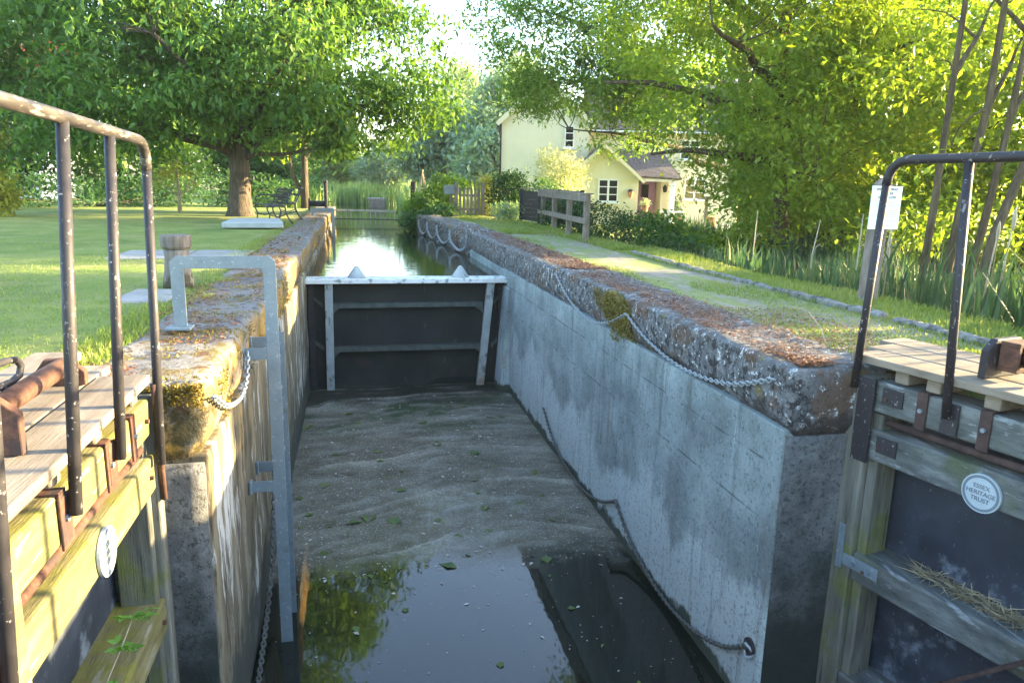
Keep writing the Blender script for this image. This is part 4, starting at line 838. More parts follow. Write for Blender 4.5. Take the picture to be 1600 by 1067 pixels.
# gabled front room
build('front_room', MB().prism([(9.9,-.8),(13.08,-.8),(13.08,1.42),(11.45,2.80),(9.9,1.42)],1,32.0,33.99), 'cream', t)
roof(t, [[(9.62,31.75,1.24),(11.45,31.75,2.86),(11.45,34.2,2.86),(9.62,34.2,1.24)],[(13.30,31.75,1.28),(11.45,31.75,2.86),(11.45,34.2,2.86),(13.30,34.2,1.28)]], .09)
build('bargeboard', MB().bar((9.62,31.73,1.24),(11.45,31.73,2.86), .05, .14).bar((11.45,31.73,2.86),(13.30,31.73,1.28), .05, .14), 'cream', t)
build('string_course', MB().box(9.95,13.05,31.95,31.998,1.40,1.45), 'ivory', t)
window(t, 11.25, 31.985, .38, .92, 1.02, 2, 3)
# porch beside it
roof(t, [[(12.75,32.4,1.52),(15.05,32.4,1.42),(14.5,33.98,2.55),(12.4,33.98,2.75)],[(15.05,32.4,1.42),(15.15,33.98,1.42),(14.5,33.98,2.55)]], .09)
build('porch_beam', MB().box(13.1,15.0,32.5,32.6,1.34,1.46), 'white', t); build('porch_post', MB().box(14.62,14.86,32.5,32.7,-.6,1.34), 'white', t, bevel=.01)
build('porch_wall', MB().box(14.25,14.60,32.72,33.98,-.6,1.4), 'cream', t)
d = build('door', MB().box(13.42,14.22,33.93,33.985,-.58,1.38), 'lilac', t, bevel=.01)
build('door_panel', MB().box(13.52,13.78,33.915,33.928,-.4,.3).box(13.86,14.12,33.915,33.928,-.4,.3), 'lilac', d, bevel=.006); build('door_window', MB().box(13.55,13.9,33.915,33.928,.6,1.2), 'glass', d); build('door_handle', MB().tube([(14.13,33.90,.35),(14.13,33.92,.35)], .03, 8), 'galv', d)
o = thing('wall_planter', 'red half basket planter on the cream wall right of the window', 'planter', (12.72,31.95,.8))
build('basket', MB().lathe(12.72,31.91,[(.03,.58),(.10,.72),(.15,.86)],12), 'terracotta', o); build('plant', MB().lathe(12.72,31.91,[(.15,.861),(.13,.92),(.05,.97)],9,.3), 'darkwood', o)
o = thing('wall_lantern', 'black wall lantern beside the porch post', 'lantern', (14.42,32.7,1.0))
build('glass_case', MB().lathe(14.42,32.62,[(.05,.86),(.09,.90),(.11,1.1),(.02,1.2)],6), 'glass', o); build('bracket', MB().bar((14.42,32.62,1.18),(14.42,32.72,1.22),.02,.02), 'bench_iron', o)
# terrace and its things
o = thing('terrace', 'low red brick terrace with paved top in front of cottage door', 'terrace', (15.5,31.5,-1))
build('retaining_wall', MB().box(13.3,17.6,30.2,30.4,-1.5,-.63), 'brick', o); build('paving', MB().box(13.25,17.65,30.15,33.99,-.625,-.585), 'paving', o)
def pot(x, y, z, r, h, label, foliage='leaf_nettle', fh=.35, n=160, fm='terracotta'):
    p = thing('plant_pot', label, 'plant pot', (x,y,z), 'pots standing on the cottage terrace')
    build('pot', MB().lathe(x,y,[(r*.7,z),(r*.95,z+h*.85),(r*1.08,z+h*.86),(r*1.08,z+h)],14), fm, p, smooth=False)
    P = np.array((x,y,z+h+fh*.45)) + rng.normal(0,1,(n,3))*np.array((r*.6,r*.6,fh*.38)); v, tt, rr = leaves(P, .13, .06, 0)
    np_mesh('plant', v, tt, rr, foliage, p)
pot(16.35,31.6,-.585,.30,.42,'large terracotta pot with bushy plant below right window')
pot(15.05,32.0,-.585,.17,.33,'small terracotta pot at the porch post foot', fh=.25)
pot(13.35,31.6,-.0,.17,.3,'terracotta pot with pale flowers raised on a stand by the lilac door', 'leaf_pale', .2)
build('stand', MB().box(13.2,13.5,31.45,31.75,-.585,-.0), 'oldwood', bpy.data.objects['plant_pot.002'], bevel=.01)
o = thing('bird_table', 'tan wooden bird table on a tall pole before the terrace', 'bird table', (14.9,29.6,-.6))
build('pole', MB().box(14.87,14.97,29.55,29.65,-1.0,.62), 'deck', o); build('tray', MB().box(14.62,15.22,29.32,29.9,.62,.66).bar((14.6,29.3,.70),(15.24,29.3,.70),.03,.08), 'deck', o)
o = thing('garden_table', 'white stone pedestal table beside the porch post', 'table', (14.45,31.4,-.585))
build('pedestal', MB().lathe(14.4,31.2,[(.22,-.585),(.2,-.3),(.2,-.1),(.24,.0)],14), 'white', o); build('table_top', MB().box(13.95,15.0,30.95,31.5,.0,.05), 'white', o, bevel=.01)
def bush(name, label, cat, loc, blobs, lm, nclump, per, spread, length, width, group=None, stem=None, **kw):
    t = thing(name, label, cat, loc, group); crown('foliage', blobs, lm, t, nclump, per, spread, length, width, **kw)
    mb = MB()
    for i in range(stem or 5):
        b = blobs[i % len(blobs)]; mb.tube(wobble_path(loc, (b[0]+random.uniform(-.4,.4)*b[3], b[1]+random.uniform(-.4,.4)*b[4], b[2]+.3*b[5]), 5, .1), [.03,.027,.022,.018,.012,.006], 5)
    build('stem', mb, 'bark', t, smooth=True); return t
bush('climbing_plant', 'green climber growing up beside the cottage porch post', 'climber', (15.15,33.5,-.585), [(15.15,33.5,.2,.28,.25,.75)], 'leaf_nettle', 60, 7, .1, .13, .07, inner=.1, gap=0)

# ------------------------------------------------------------------ hedges and shrubs on the right
bush('hedge', 'clipped dark hedge sloping down from the wooden fence', 'hedge', (5.6,15.5,-.3), [(5.35,18.5,.1,.6,1.6,.68),(5.45,16.2,.05,.65,1.7,.68),(5.55,14.0,-.05,.75,1.6,.62),(5.6,12.3,-.22,.7,1.1,.5)], 'leaf_dark', 1500, 10, .10, .07, .045, gap=0, inner=.7, droop=.2)
bush('hedge', 'lime green leafy hedge end spilling towards the reeds', 'hedge', (7.2,14.2,-.5), [(6.5,15.2,-.05,.6,1.0,.55),(7.0,14.6,-.25,.7,.9,.5),(7.7,14.8,-.4,.8,.8,.42)], 'leaf_lime', 420, 10, .13, .12, .08, gap=0, inner=.6, droop=.2)
bush('cream_shrub', 'bright cream variegated shrub in front of the cottage wall', 'shrub', (7.4,26.5,-.5), [(7.4,26.5,.9,.95,.9,1.0),(7.0,26.5,1.6,.5,.5,.85),(8.0,26.4,1.3,.45,.5,.8),(7.5,26.4,1.9,.35,.4,.75)], 'leaf_cream', 380, 10, .16, .15, .06, gap=.2, inner=.3, droop=-.6)
bush('tall_shrub', 'dense dark green shrub left of the board fence', 'shrub', (4.75,23.4,0), [(4.8,23.3,.75,.55,.6,.8),(5.1,23.4,1.0,.45,.5,.5)], 'leaf_dark', 420, 10, .12, .10, .06, gap=.1, inner=.5)
bush('tall_shrub', 'golden topped shrub right of the picket gate', 'shrub', (4.45,25.2,0), [(4.5,25.3,.55,.35,.4,.6),(4.5,25.4,1.1,.3,.35,.3)], 'leaf_yellow', 180, 9, .1, .10, .06, gap=.1, inner=.4)
bush('ivy_mound', 'ivy covered mound arching over the left of the picket gate', 'shrub', (2.9,26.2,0), [(2.75,26.0,.45,.75,.8,.45),(3.05,26.4,.95,.55,.6,.42),(3.6,26.8,1.1,.5,.5,.33),(2.2,26.2,.05,.5,.9,.4)], 'leaf_lime', 460, 10, .13, .12, .08, gap=.1, inner=.5)
bush('bank_plants', 'broad leaved plants tumbling over the far end of right wall', 'plant', (2.6,24.6,-.1), [(2.45,24.9,-.05,.6,.5,.35),(3.0,24.6,.1,.5,.35,.28),(1.95,25.4,-.25,.35,.6,.35)], 'leaf_nettle', 260, 9, .12, .16, .08, gap=.1, inner=.4)
bush('border_plants', 'grey green border plants at the foot of dark shrub', 'plant', (4.75,22.3,0), [(4.65,22.2,.2,.5,.5,.28)], 'leaf_willow', 110, 9, .1, .14, .04, gap=0, inner=.2, droop=-.6)
bush('garden_shrub', 'green shrub beyond the wooden fence below cottage gable', 'shrub', (7.0,25.0,-.5), [(6.6,25.2,.55,.7,.8,.75),(7.4,25.8,.3,.8,.7,.7)], 'leaf_nettle', 260, 9, .14, .13, .08, gap=.1)

# ------------------------------------------------------------------ trees
B = (-3.25,22.9,0)
tree('chestnut_tree', 'broad chestnut with dark trunk spreading over the left lawn', B,
  [((-3.25,22.9,-.1),.48),((-3.25,22.9,.15),.37),((-3.24,22.9,.6),.31),((-3.2,22.9,1.3),.28),((-3.22,22.9,1.8),.28),((-3.25,22.9,2.6),.25),((-3.3,23,4.2),.2),((-3.2,23,6),.14),((-3.2,23,8.5),.06)],
  [((-3.2,22.9,1.7),(-7.2,22.2,3.2),.17,.05),((-3.2,22.9,1.75),(0.4,22.4,3.2),.17,.05),((-3.2,22.9,1.9),(-1.6,20.2,4.0),.15,.05),((-3.2,22.9,2.2),(-4.6,20,4.4),.14,.05),((-3.25,22.9,2.6),(-8.0,23,5.0),.14,.04),((-3.25,22.9,2.9),(1.4,23,5.6),.13,.04),((-3.3,23,3.5),(-5.8,22.6,7),.12,.03),((-3.3,23,3.6),(-.6,22.8,7.2),.12,.03),((-3.2,22.9,2.0),(-5.5,21.5,2.2),.08,.02),((-3.2,22.9,1.6),(-1.0,21.4,1.9),.09,.025),((-3.2,23,2.4),(-3.8,26,5),.12,.04)],
  [(-3.3,22.8,6.0,3.4,3.0,3.0),(-6.6,22.4,4.4,2.8,2.4,2.0),(-8.4,23,4.3,1.8,2,1.7),(0,22.6,4.6,2.6,2.3,1.9),(1.7,23,3.7,1.7,1.9,1.2),(-1.6,20.6,4.0,2.2,1.7,1.7),(-4.8,20.4,3.9,2.3,1.7,1.6),(-5.8,22.6,7.2,2.2,2.2,1.9),(-.8,23,7.2,2.1,2.2,1.9),(-3,23,9.3,3.2,2.8,2.2),(-6.2,21.6,2.4,2.0,1.6,.75),(-8.7,22.6,2.9,1.4,1.4,.9),(-1.2,22.2,2.45,1.7,1.6,.85),(.6,23,2.7,1.4,1.5,.75),(-3.6,26,4.6,3.2,2.0,2.6),(2.0,23.2,5.3,1.2,1.5,.9),(-2.4,21.6,2.75,1.7,1.1,.6),(-4.2,21.4,2.65,1.4,1.0,.6),(-5.4,21.2,2.1,2.0,1.0,.6),(-1.3,21.1,2.35,1.6,1.0,.6),(-7.9,21.9,2.05,1.7,1.2,.75),(.5,22.2,2.25,1.2,1.0,.6),(-3.4,20.9,3.2,1.6,.9,.6)],
  'leaf_chestnut', 'bark', 8800, 19, .30, .215, .088, twigs=200, gap=.37, gs=.75, inner=.5, droop=.55, flatten=.45)
# right: big yellow green maple behind the reeds
B = (9.2,14.6,-.6)
tree('maple_tree', 'large yellow green tree drooping to the reeds right of the cottage', B,
  [((9.2,14.6,-.8),.22),((9.15,14.6,.6),.17),((9.0,14.6,2.4),.14),((8.9,14.7,4.2),.11),((8.9,14.8,6.5),.08),((9.0,15,9),.04)],
  [((9.0,14.6,1.6),(6.2,15.0,1.75),.12,.03),((9.0,14.6,2.4),(5.2,15.4,3.2),.13,.03),((8.95,14.6,3),(6.5,13.2,4.0),.12,.03),((9,14.6,2.8),(11,12.8,4),.12,.03),((8.9,14.7,4.2),(6.0,15.5,5.4),.12,.03),((8.9,14.7,4.5),(10.5,14,6.6),.1,.03),((8.9,14.7,5),(8,13,7),.1,.03),((9.1,14.6,1.2),(8.4,12.4,1.4),.08,.02)],
  [(8.9,14.6,5.6,2.8,2.6,2.4),(6.6,14.9,4.6,1.9,1.8,1.5),(8.4,12.9,3.0,1.7,1.5,1.6),(10.6,13.4,3.6,1.8,1.7,2.0),(7.0,14.6,2.55,1.2,1.4,.8),(8.6,13.3,1.0,1.25,1.2,1.1),(10.2,13.0,1.1,1.3,1.2,1.2),(7.9,13.8,.55,.8,.9,.7),(8.5,14,8,2.4,2.2,1.8),(10.8,14,7,2.2,2,2),(6.3,15,6.6,1.9,1.8,1.4),(9.5,12.8,5.2,2.0,1.6,1.8),(9.2,15.6,2.0,2.2,1.6,1.8),(9.3,13.2,2.2,1.3,1.0,1.3),(9.0,12.9,.4,1.0,.8,.7),(10.4,12.2,.5,1.0,.8,.7),(8.2,13.4,1.9,.9,.8,.8),(8.15,12.6,.9,.8,.6,.9),(8.1,12.7,2.6,.9,.6,.9),(8.5,12.8,4.0,1.0,.7,.9),(8.0,12.3,1.7,.8,.5,.9),(8.6,13.4,3.2,1.0,.6,.9),(8.0,12.2,3.4,.7,.5,.7)],
  'leaf_sunny', 'bark_pale', 9000, 16, .22, .14, .056, twigs=110, gap=.35, gs=1.0, inner=.45, droop=.35)
B = (15.6,27.4,-.6)
tree('ash_tree', 'airy ash with long boughs reaching left across the cottage roof', B,
  [((15.6,27.4,-.8),.36),((15.5,27.4,1.6),.28),((15.2,27.2,4),.22),((14.4,27,7),.16),((13.5,27,11.5),.05)],
  [((15.5,27.4,1.4),(10.4,25.8,2.7),.17,.06),((10.4,25.8,2.7),(7.4,25.4,3.0),.06,.02),((15.2,27.2,3.8),(7.9,26.4,4.7),.15,.025),((15.2,27.2,4.4),(5.9,26.8,7.2),.15,.025),((14.5,27,6.4),(9.6,25.4,10.0),.13,.025)],
  [(7.5,26.2,4.9,2.6,1.9,1.2),(5.6,26.4,6.6,1.9,1.7,1.3),(8.5,25.8,6.9,2.8,2.0,1.7),(9.7,25.4,9.2,2.9,2.2,1.8),(8.9,25.6,3.9,2.0,1.6,.85),(6.8,25.8,3.95,1.4,1.3,.6),(9.5,25.4,2.6,1.25,1.1,.65),(5.3,26.4,5.0,1.2,1.2,.75),(11.2,25.4,6.0,2.3,1.9,2.0),(11.0,25.6,3.95,1.6,1.4,1.1),(10.2,25.8,4.6,1.8,1.5,1.0),(12.6,26,8.5,2.5,2,2.0),(6.4,26,4.0,1.4,1.1,.75),(7.4,26,4.3,1.5,1.1,.7),(9.6,25.6,3.9,1.3,1.1,.7)],
  'leaf_ash', 'bark', 6000, 16, .28, .20, .07, twigs=260, gap=.37, gs=.9, inner=.2, droop=.3, flatten=.4)
# stems among the reeds on the right
stems = [('slim straight tree stem nearest the notice, ivy at its foot', (7.75,8.75), [(0,0,-.7),(.05,0,1.0),(.12,.05,2.6),(.2,.1,4.6),(.3,.2,7.5)], .058),
         ('second mossy tree stem from the notice, with forked top', (8.25,8.9), [(0,0,-.7),(.14,0,1.0),(.32,.0,2.2),(.45,.1,4.0),(.7,.2,7.2)], .072),
         ('ivy clad tree stem beside the leaning one', (8.45,8.75), [(0,0,-.7),(.2,0,.6),(.36,0,2.0),(.6,.1,4.0),(.9,.2,7.0)], .066),
         ('strongly leaning tree stem at the right edge', (8.4,8.5), [(0,0,-.7),(.2,0,.5),(.55,0,1.6),(1.1,.1,2.6),(1.7,.1,4.4),(2.2,.3,7)], .075)]
for i, (lb, (x, y), pts, r) in enumerate(stems):
    tk = [((x+a,y+b,c), r*(1-.65*j/(len(pts)-1))) for j, (a, b, c) in enumerate(pts)]
    tx, ty, _ = tk[-1][0]; mx_, my_, mz_ = tk[3][0]
    tree('alder_tree', lb, (x,y,-.7), tk, [(tk[3][0],(mx_-1.2,my_+.6,mz_+1.4),.05,.015),(tk[2][0],(tk[2][0][0]+1.0,tk[2][0][1]+.5,tk[2][0][2]+1.2),.04,.012),(tk[3][0],(mx_+1.1,my_-.5,mz_+1.5),.05,.015)],
      [(mx_-.3+.4*i,my_+.8,mz_+1.6,1.3,1.2,1.2),(tx,ty+.4,6.3,1.6,1.5,1.2),(tx-.3,ty+1.6,2.6+.3*i,.7,.5,.6),(mx_-.1,my_+.5,3.2+.3*i,.55,.5,.6),(tk[2][0][0]+.1,tk[2][0][1]+.35,1.4+.25*i,.3,.3,.45),(tx+.2,ty+1.6,.7,.6,.5,.6)], 'leaf_sunny', 'bark_pale', 760, 12, .2, .13, .055, group='alder stems behind the reeds', twigs=30, gap=.3, gs=1.2, inner=.2)
# undergrowth / trees further right and behind; the first is unseen, added for shade
for i, (x, y, zc, rx, rz, lm, lb) in enumerate(((15.0,7.7,3.6,2.4,2.6,'leaf_ash','unseen bushy tree added right of the alder stems to shade the lawn'),(12.5,17,2.6,3.2,3.2,'leaf_sunny','sunlit bushy tree behind the alder stems'),(14.5,13.5,2.2,3.0,2.9,'leaf_sunny','sunlit bushy tree at the right edge behind the leaning stem'),(16.5,20,3.8,3.5,4.2,'leaf_ash','tall green tree filling the gap behind the maple'),(13.4,20.2,2.1,2.2,2.5,'leaf_ash','shaded green tree between maple and cottage'))):
    tree('bushy_tree', lb, (x,y,-.6), [((x,y,-.8),.2),((x+.1,y,1),.17),((x,y,zc),.12),((x,y,zc+rz*.8),.04)], [((x,y,1),(x-rx*.6,y,zc),.08,.02),((x,y,1.3),(x+rx*.6,y-.4,zc+.5),.08,.02)],
      [(x,y,zc,rx,rx*.8,rz),(x-rx*.5,y-.6,zc-rz*.45,rx*.6,rx*.5,rz*.45),(x+rx*.5,y-.6,zc-rz*.4,rx*.6,rx*.5,rz*.45),(x,y-.4,zc+rz*.6,rx*.7,rx*.6,rz*.5)], lm, 'bark_pale', 2400, 13, .28, .22, .10, group='bushy trees behind the reeds', twigs=40, gap=.3, gs=.8)
# far trees beyond the pool
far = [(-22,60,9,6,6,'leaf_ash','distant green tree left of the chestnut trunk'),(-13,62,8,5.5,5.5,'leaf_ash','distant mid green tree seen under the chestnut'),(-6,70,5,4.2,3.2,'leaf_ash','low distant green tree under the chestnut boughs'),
       (3.4,84,2.6,3.2,2.6,'leaf_willow','low blue green bush beyond the meadow'),(7.5,62,4.2,3.6,3.6,'leaf_willow','distant blue grey tree rising over the right reed bank'),(11.5,58,5.2,4.0,4.4,'leaf_willow','distant blue green willow left of the cottage gable'),(15.5,74,8,4.2,5.6,'leaf_pale','tall poplar with glare paled leaves above the willow'),(10.8,80,8,3.6,6,'leaf_pale','slim poplar with glare paled leaves behind the blue green willow'),
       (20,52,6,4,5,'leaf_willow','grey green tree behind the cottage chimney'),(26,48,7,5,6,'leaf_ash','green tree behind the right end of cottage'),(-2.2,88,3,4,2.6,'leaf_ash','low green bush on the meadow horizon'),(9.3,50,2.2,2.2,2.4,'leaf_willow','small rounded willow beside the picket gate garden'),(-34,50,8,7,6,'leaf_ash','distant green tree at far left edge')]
for x, y, zc, rx, rz, lm, lb in far:
    tree('distant_tree', lb, (x,y,-.3), [((x,y,-.5),.3),((x,y,zc*.5),.25),((x,y,zc+rz*.7),.06)], [((x,y,zc*.5),(x-rx*.5,y,zc),.12,.04),((x,y,zc*.6),(x+rx*.5,y,zc+1),.12,.04)],
      [(x,y,zc,rx*.8,rx*.8,rz),(x-rx*.5,y-.5,zc-rz*.3,rx*.6,rx*.6,rz*.6),(x+rx*.45,y-.5,zc-rz*.2,rx*.6,rx*.6,rz*.6),(x+.2*rx,y,zc+rz*.6,rx*.5,rx*.5,rz*.45)], lm, 'bark', 1400, 12, .45, .46, .22, group='trees beyond the pool', twigs=20, gap=.14, gs=.5)
# left background
bush('nettle_bed', 'long bed of tall nettles along the back of the lawn', 'plants', (-9,29,0), [(-15,25.8,.45,3,1,.75),(-11,27.4,.45,2.6,1,.75),(-7.5,29.6,.45,2.4,1,.8),(-4.4,31.6,.5,2.2,1,.8),(-2.4,33.5,.5,1.3,1,.75),(-20,24,.5,3,1.2,.8)], 'leaf_nettle', 1500, 10, .16, .16, .07, gap=0, inner=.5, droop=-.3)
for i, (x, y, zc, rx, rz, lb) in enumerate(((-20.5,35,2.4,3.6,2.6,'green bush behind the nettles beside the white house'),(-15,33,2.4,3.4,2.6,'dark green bush behind the nettles at left'),(-9.5,35,2.6,3.2,2.8,'dark green bush behind the nettles left of trunk'),(-4.5,38,2.2,2.8,2.5,'dark green bush behind the nettles right of trunk'))):
    bush('large_bush', lb, 'bush', (x,y,0), [(x,y,zc,rx,rx*.7,rz),(x+1,y-.6,zc*.5,rx*.8,rx*.5,rz*.5)], ('leaf_ash','leaf_dark','leaf_ash','leaf_nettle')[i], 1300, 12, .28, .26, .13, group='bushes behind the nettle bed', gap=.25, inner=.4)
bush('golden_shrub', 'golden yellow shrub at the left edge of the lawn', 'shrub', (-9.1,21.5,0), [(-9.1,21.5,1.0,.7,.8,1.0),(-9.3,21.5,1.9,.6,.7,.7),(-8.9,21.4,.4,.5,.6,.5)], 'leaf_yellow', 420, 10, .16, .15, .07, gap=.2, inner=.3)
t = tree('young_tree', 'thin young tree with yellow leaves on the lawn', (-5.3,24.7,0), [((-5.3,24.7,-.1),.07),((-5.28,24.7,.6),.055),((-5.3,24.7,1.1),.035),((-5.3,24.7,1.6),.012)],
  [((-5.3,24.7,.5),(-6.0,24.6,1.0),.03,.01),((-5.3,24.7,.45),(-4.75,24.6,.9),.03,.01),((-5.3,24.7,.7),(-5.7,24.5,1.35),.025,.01)], [(-5.8,24.6,1.05,.55,.4,.3),(-5.4,24.6,1.3,.4,.4,.3),(-4.9,24.6,1.0,.35,.3,.25)], 'leaf_orange', 'stalk', 90, 8, .1, .12, .05, twigs=20, gap=.1)
t = tree('copper_tree', 'distant copper red tree glimpsed through the chestnut', (-17.7,50,0), [((-17.7,50,-.1),.3),((-17.7,50,4),.2),((-17.7,50,9),.05)], [((-17.7,50,3),(-19,50,6.5),.1,.03)], [(-17.7,50,7.4,1.8,1.6,2.0)], 'leaf_red', 'bark', 320, 10, .3, .35, .18, twigs=10)
t = thing('white_house', 'white walled house beyond the nettles at the left edge', 'house', (-18,45,0))
build('wall', MB().box(-22.4,-16.6,45,50,-.3,2.3), 'white', t); roof(t, [[(-22.6,44.8,2.25),(-16.4,44.8,2.25),(-16.4,47.5,4.2),(-22.6,47.5,4.2)],[(-22.6,50.2,2.25),(-16.4,50.2,2.25),(-16.4,47.5,4.2),(-22.6,47.5,4.2)]], .1)
window(t, -18.6, 44.98, .7, .9, 1.0, 2, 2); window(t, -21.0, 44.98, .7, .9, 1.0, 2, 2); build('corner_pipe', MB().tube([(-17.0,44.9,-.2),(-17.0,44.9,2.2)], .05, 8), 'darkwood', t)
# slim trunk by the canal at the left, behind the benches
tree('birch_tree', 'slim tree with twin stems at the canal edge behind the benches', (-1.9,30.5,0), [((-1.9,30.5,-.1),.16),((-1.85,30.5,1.5),.13),((-1.8,30.5,4),.08),((-1.7,30.5,7),.03)], [((-1.9,30.5,.2),(-2.6,30.4,2.6),.1,.05),((-1.85,30.5,1.8),(-.6,30,3.2),.05,.02)],
  [(-1.6,30.4,3.8,2.0,1.6,1.5),(-.2,30.2,3.1,1.1,1.0,.8),(-3.0,30.4,2.7,1.2,1.1,.9),(-1.8,30.5,6,1.8,1.5,1.5)], 'leaf_sunny', 'bark', 480, 12, .24, .18, .09, twigs=40, gap=.3)

# ------------------------------------------------------------------ reeds, grass, litter (nobody could count these)
def blades(P, h, w, lean=.25, curve=.25):
    n = len(P); az = rng.uniform(0, 2*np.pi, n); H = h*rng.uniform(.5, 1.2, (n,1))*(1+.35*np.sin(P[:,:1]*1.7+np.sin(P[:,1:2]*.9)*2)); ln = rng.normal(0, lean, (n,1)); a2 = rng.uniform(0, 2*np.pi, n)
    side = np.stack([np.cos(az), np.sin(az), 0*az], 1)*w*.5*rng.uniform(.7,1.3,(n,1)); ld = np.stack([np.cos(a2), np.sin(a2), 0*a2], 1)*ln
    up = np.array([[0,0,1.]])
    m = P + up*H*.55 + ld*H*.4; tp = P + up*H*(1-curve*abs(ln)) + ld*H*1.15
    v = np.stack([P-side, P+side, m+side*.8, m-side*.8, tp], 1).reshape(-1,3); b = np.arange(n)[:,None]*5
    t = np.concatenate([b+np.array([[0,1,2]]), b+np.array([[0,2,3]]), b+np.array([[3,2,4]])], 1).reshape(-1,3)
    return v, t, np.repeat(rng.uniform(0,1,n), 3)
def scatter(n, x0, x1, y0, y1, dens=None):
    x = rng.uniform(x0, x1, n); y = y0 + (y1-y0)*rng.uniform(0, 1, n)**(1.7 if dens else 1)
    return x, y
def onground(x, y, dz=0): return np.array([(a, b, height(a, b)+dz) for a, b in zip(x, y)])
x, y = scatter(11500, 5.25, 9.5, 2.2, 15, True); keep = (x > 5.3 + .25*np.sin(y*1.3)) & ~((y > 10.2) & (x < 6.3 + (y-10.2)*.35)); P = onground(x[keep], y[keep])
g1 = blades(P, .66, .03, .30, .45)
x, y = scatter(5000, 7.6, 13, 12.5, 24); k = x > 7.4+(y-12.5)*.25; g2 = blades(onground(x[k], y[k]), .6, .05, .2)
x, y = scatter(3500, 5.5, 9.5, 9.5, 15); k = x > 5.4+(y-9.5)*.12; g6 = blades(onground(x[k], y[k]), .34, .035, .3)
stuff(np_mesh('reeds', *cat_geo([g1, g2, g6]), 'reed'), 'bed of blue green reeds and flag leaves below the towpath verge', 'reeds')
x, y = scatter(4200, 2.9, 5.4, 27.5, 52); g3 = blades(np.stack([x, y, np.full(len(x), -.62)], 1), 1.25, .08, .22)
stuff(np_mesh('reeds', *g3, 'reed_pale'), 'sunlit pale green reeds on the right bank of the pool', 'reeds')
x, y = scatter(5200, -9, 3.2, 56, 64); k = ~((x > .3) & (x < 2.8) & (y < 55)); g4 = blades(np.stack([x, y, np.full(len(x), -.55)], 1)[k], 1.25, .1, .2)
stuff(np_mesh('reeds', *g4, 'reed_pale'), 'tall reed fringe across the far end of the pool', 'reeds')
x, y = scatter(1800, -3.2, -1.25, 32, 55); g5 = blades(np.stack([x, y, np.full(len(x), -.5)], 1), 1.0, .08, .2)
stuff(np_mesh('reeds', *g5, 'reed_pale'), 'reeds on the left bank of the pool', 'reeds')
def grass_on(n, x0, x1, y0, y1, h, w, f=None, dens=True):
    x, y = scatter(n, x0, x1, y0, y1, dens)
    if f is not None: k = f(x, y); x, y = x[k], y[k]
    return blades(onground(x, y, -.004), h, w, .5)
pn = lambda s, th: (lambda x, y: np.array([noise.noise(Vector((a*s, b*s*.45, 3.3))) > th for a, b in zip(x, y)]))
stuff(np_mesh('lawn_grass', *cat_geo([grass_on(52000, -9, -1.48, 3.0, 16, .024, .007), grass_on(7000, -1.75, -1.42, 4.2, 20, .045, .008), grass_on(9000, -3.2, -1.78, -1, 4.2, .03, .007)]), 'grassblade'), 'short mown grass of the left lawn', 'grass')
stuff(np_mesh('verge_grass', *cat_geo([grass_on(13000, 4.53, 5.5, 2.2, 12.5, .07, .009), grass_on(5200, 4.38, 4.56, 2.2, 12.5, .05, .008, pn(1.4,-.05)), grass_on(5000, 4.35, 4.9, 12, 22, .09, .012), grass_on(26000, 3.15, 4.42, 3.6, 24, .04, .008, pn(1.0,-.05)), grass_on(3500, 3.3, 4.3, 16, 24.3, .06, .014)]), 'grassblade'), 'grass tufts on the towpath and its verge', 'grass')
# leaf litter and moss on the copings
def flat_litter(n, x0, x1, y0, y1, z, s, f=None):
    x, y = scatter(n, x0, x1, y0, y1, True)
    if f is not None: k = f(x, y); x, y = x[k], y[k]
    v, t, r = leaves(np.stack([x, y, np.full(len(x), z)+rng.uniform(0,.012,len(x))], 1), s, s*.4, 0, .25, .35); return v, t, r
stuff(np_mesh('leaf_litter', *cat_geo([flat_litter(17000, 2.64, 3.4, 3.85, 9.5, .012, .03, lambda x, y: (rng.uniform(0,1,len(x)) > (x-2.7)*1.5) & (np.array([noise.noise(Vector((a*2.2, b*1.0, 3.3))) for a, b in zip(x, y)]) + rng.normal(0,.22,len(x)) > -.05)), flat_litter(2500, 2.66, 3.2, 9, 16, .012, .05), flat_litter(1500, 3.2, 3.9, 3.9, 6, .0, .035)]), 'litter'), 'rust brown leaf litter along the right coping', 'leaf litter')
stuff(np_mesh('leaf_litter', *cat_geo([flat_litter(3200, -1.5, -.86, 4.06, 10, .012, .035, pn(2.1,.02)), flat_litter(1400, -1.5, -.86, 9, 30, .03, .06, pn(1.2,-.1))]), 'litter'), 'rust brown leaf litter on the left coping', 'leaf litter')
def moss_pts(n, f, th, s):
    P = np.array([f() for _ in range(n)]); k = np.array([noise.noise(Vector(p)*s) > th for p in P]); return P[k]
Pm = np.concatenate([moss_pts(8000, lambda: (random.uniform(-1.42,-.80), random.uniform(3.94,4.0), -.02-.42*random.random()**1.5), .06, 4.0), moss_pts(9000, lambda: (random.uniform(-.83,-.765), random.uniform(4.0,9), random.uniform(-.36,-.01)), .12, 2.2), moss_pts(9000, lambda: (random.uniform(-1.4,-.82), random.uniform(3.98,12), random.uniform(-.005,.015)), .16, 2.4)])
v, tt, rr = leaves(Pm, .020, .010, -.4, .8, 1.0); stuff(np_mesh('moss', v, tt, rr, 'moss'), 'ochre moss tufts over the left coping edge', 'moss')
def blob(): 
    a = random.uniform(0, 6.28); r = random.random()**.5; yy, zz = 6.85+.38*r*math.cos(a), -.13+.17*r*math.sin(a)
    return (XR-.025-random.uniform(0,.035), yy, zz - (random.random()**2)*.18*(1 if abs(yy-6.6) < .15 or abs(yy-6.85) < .08 else .2))
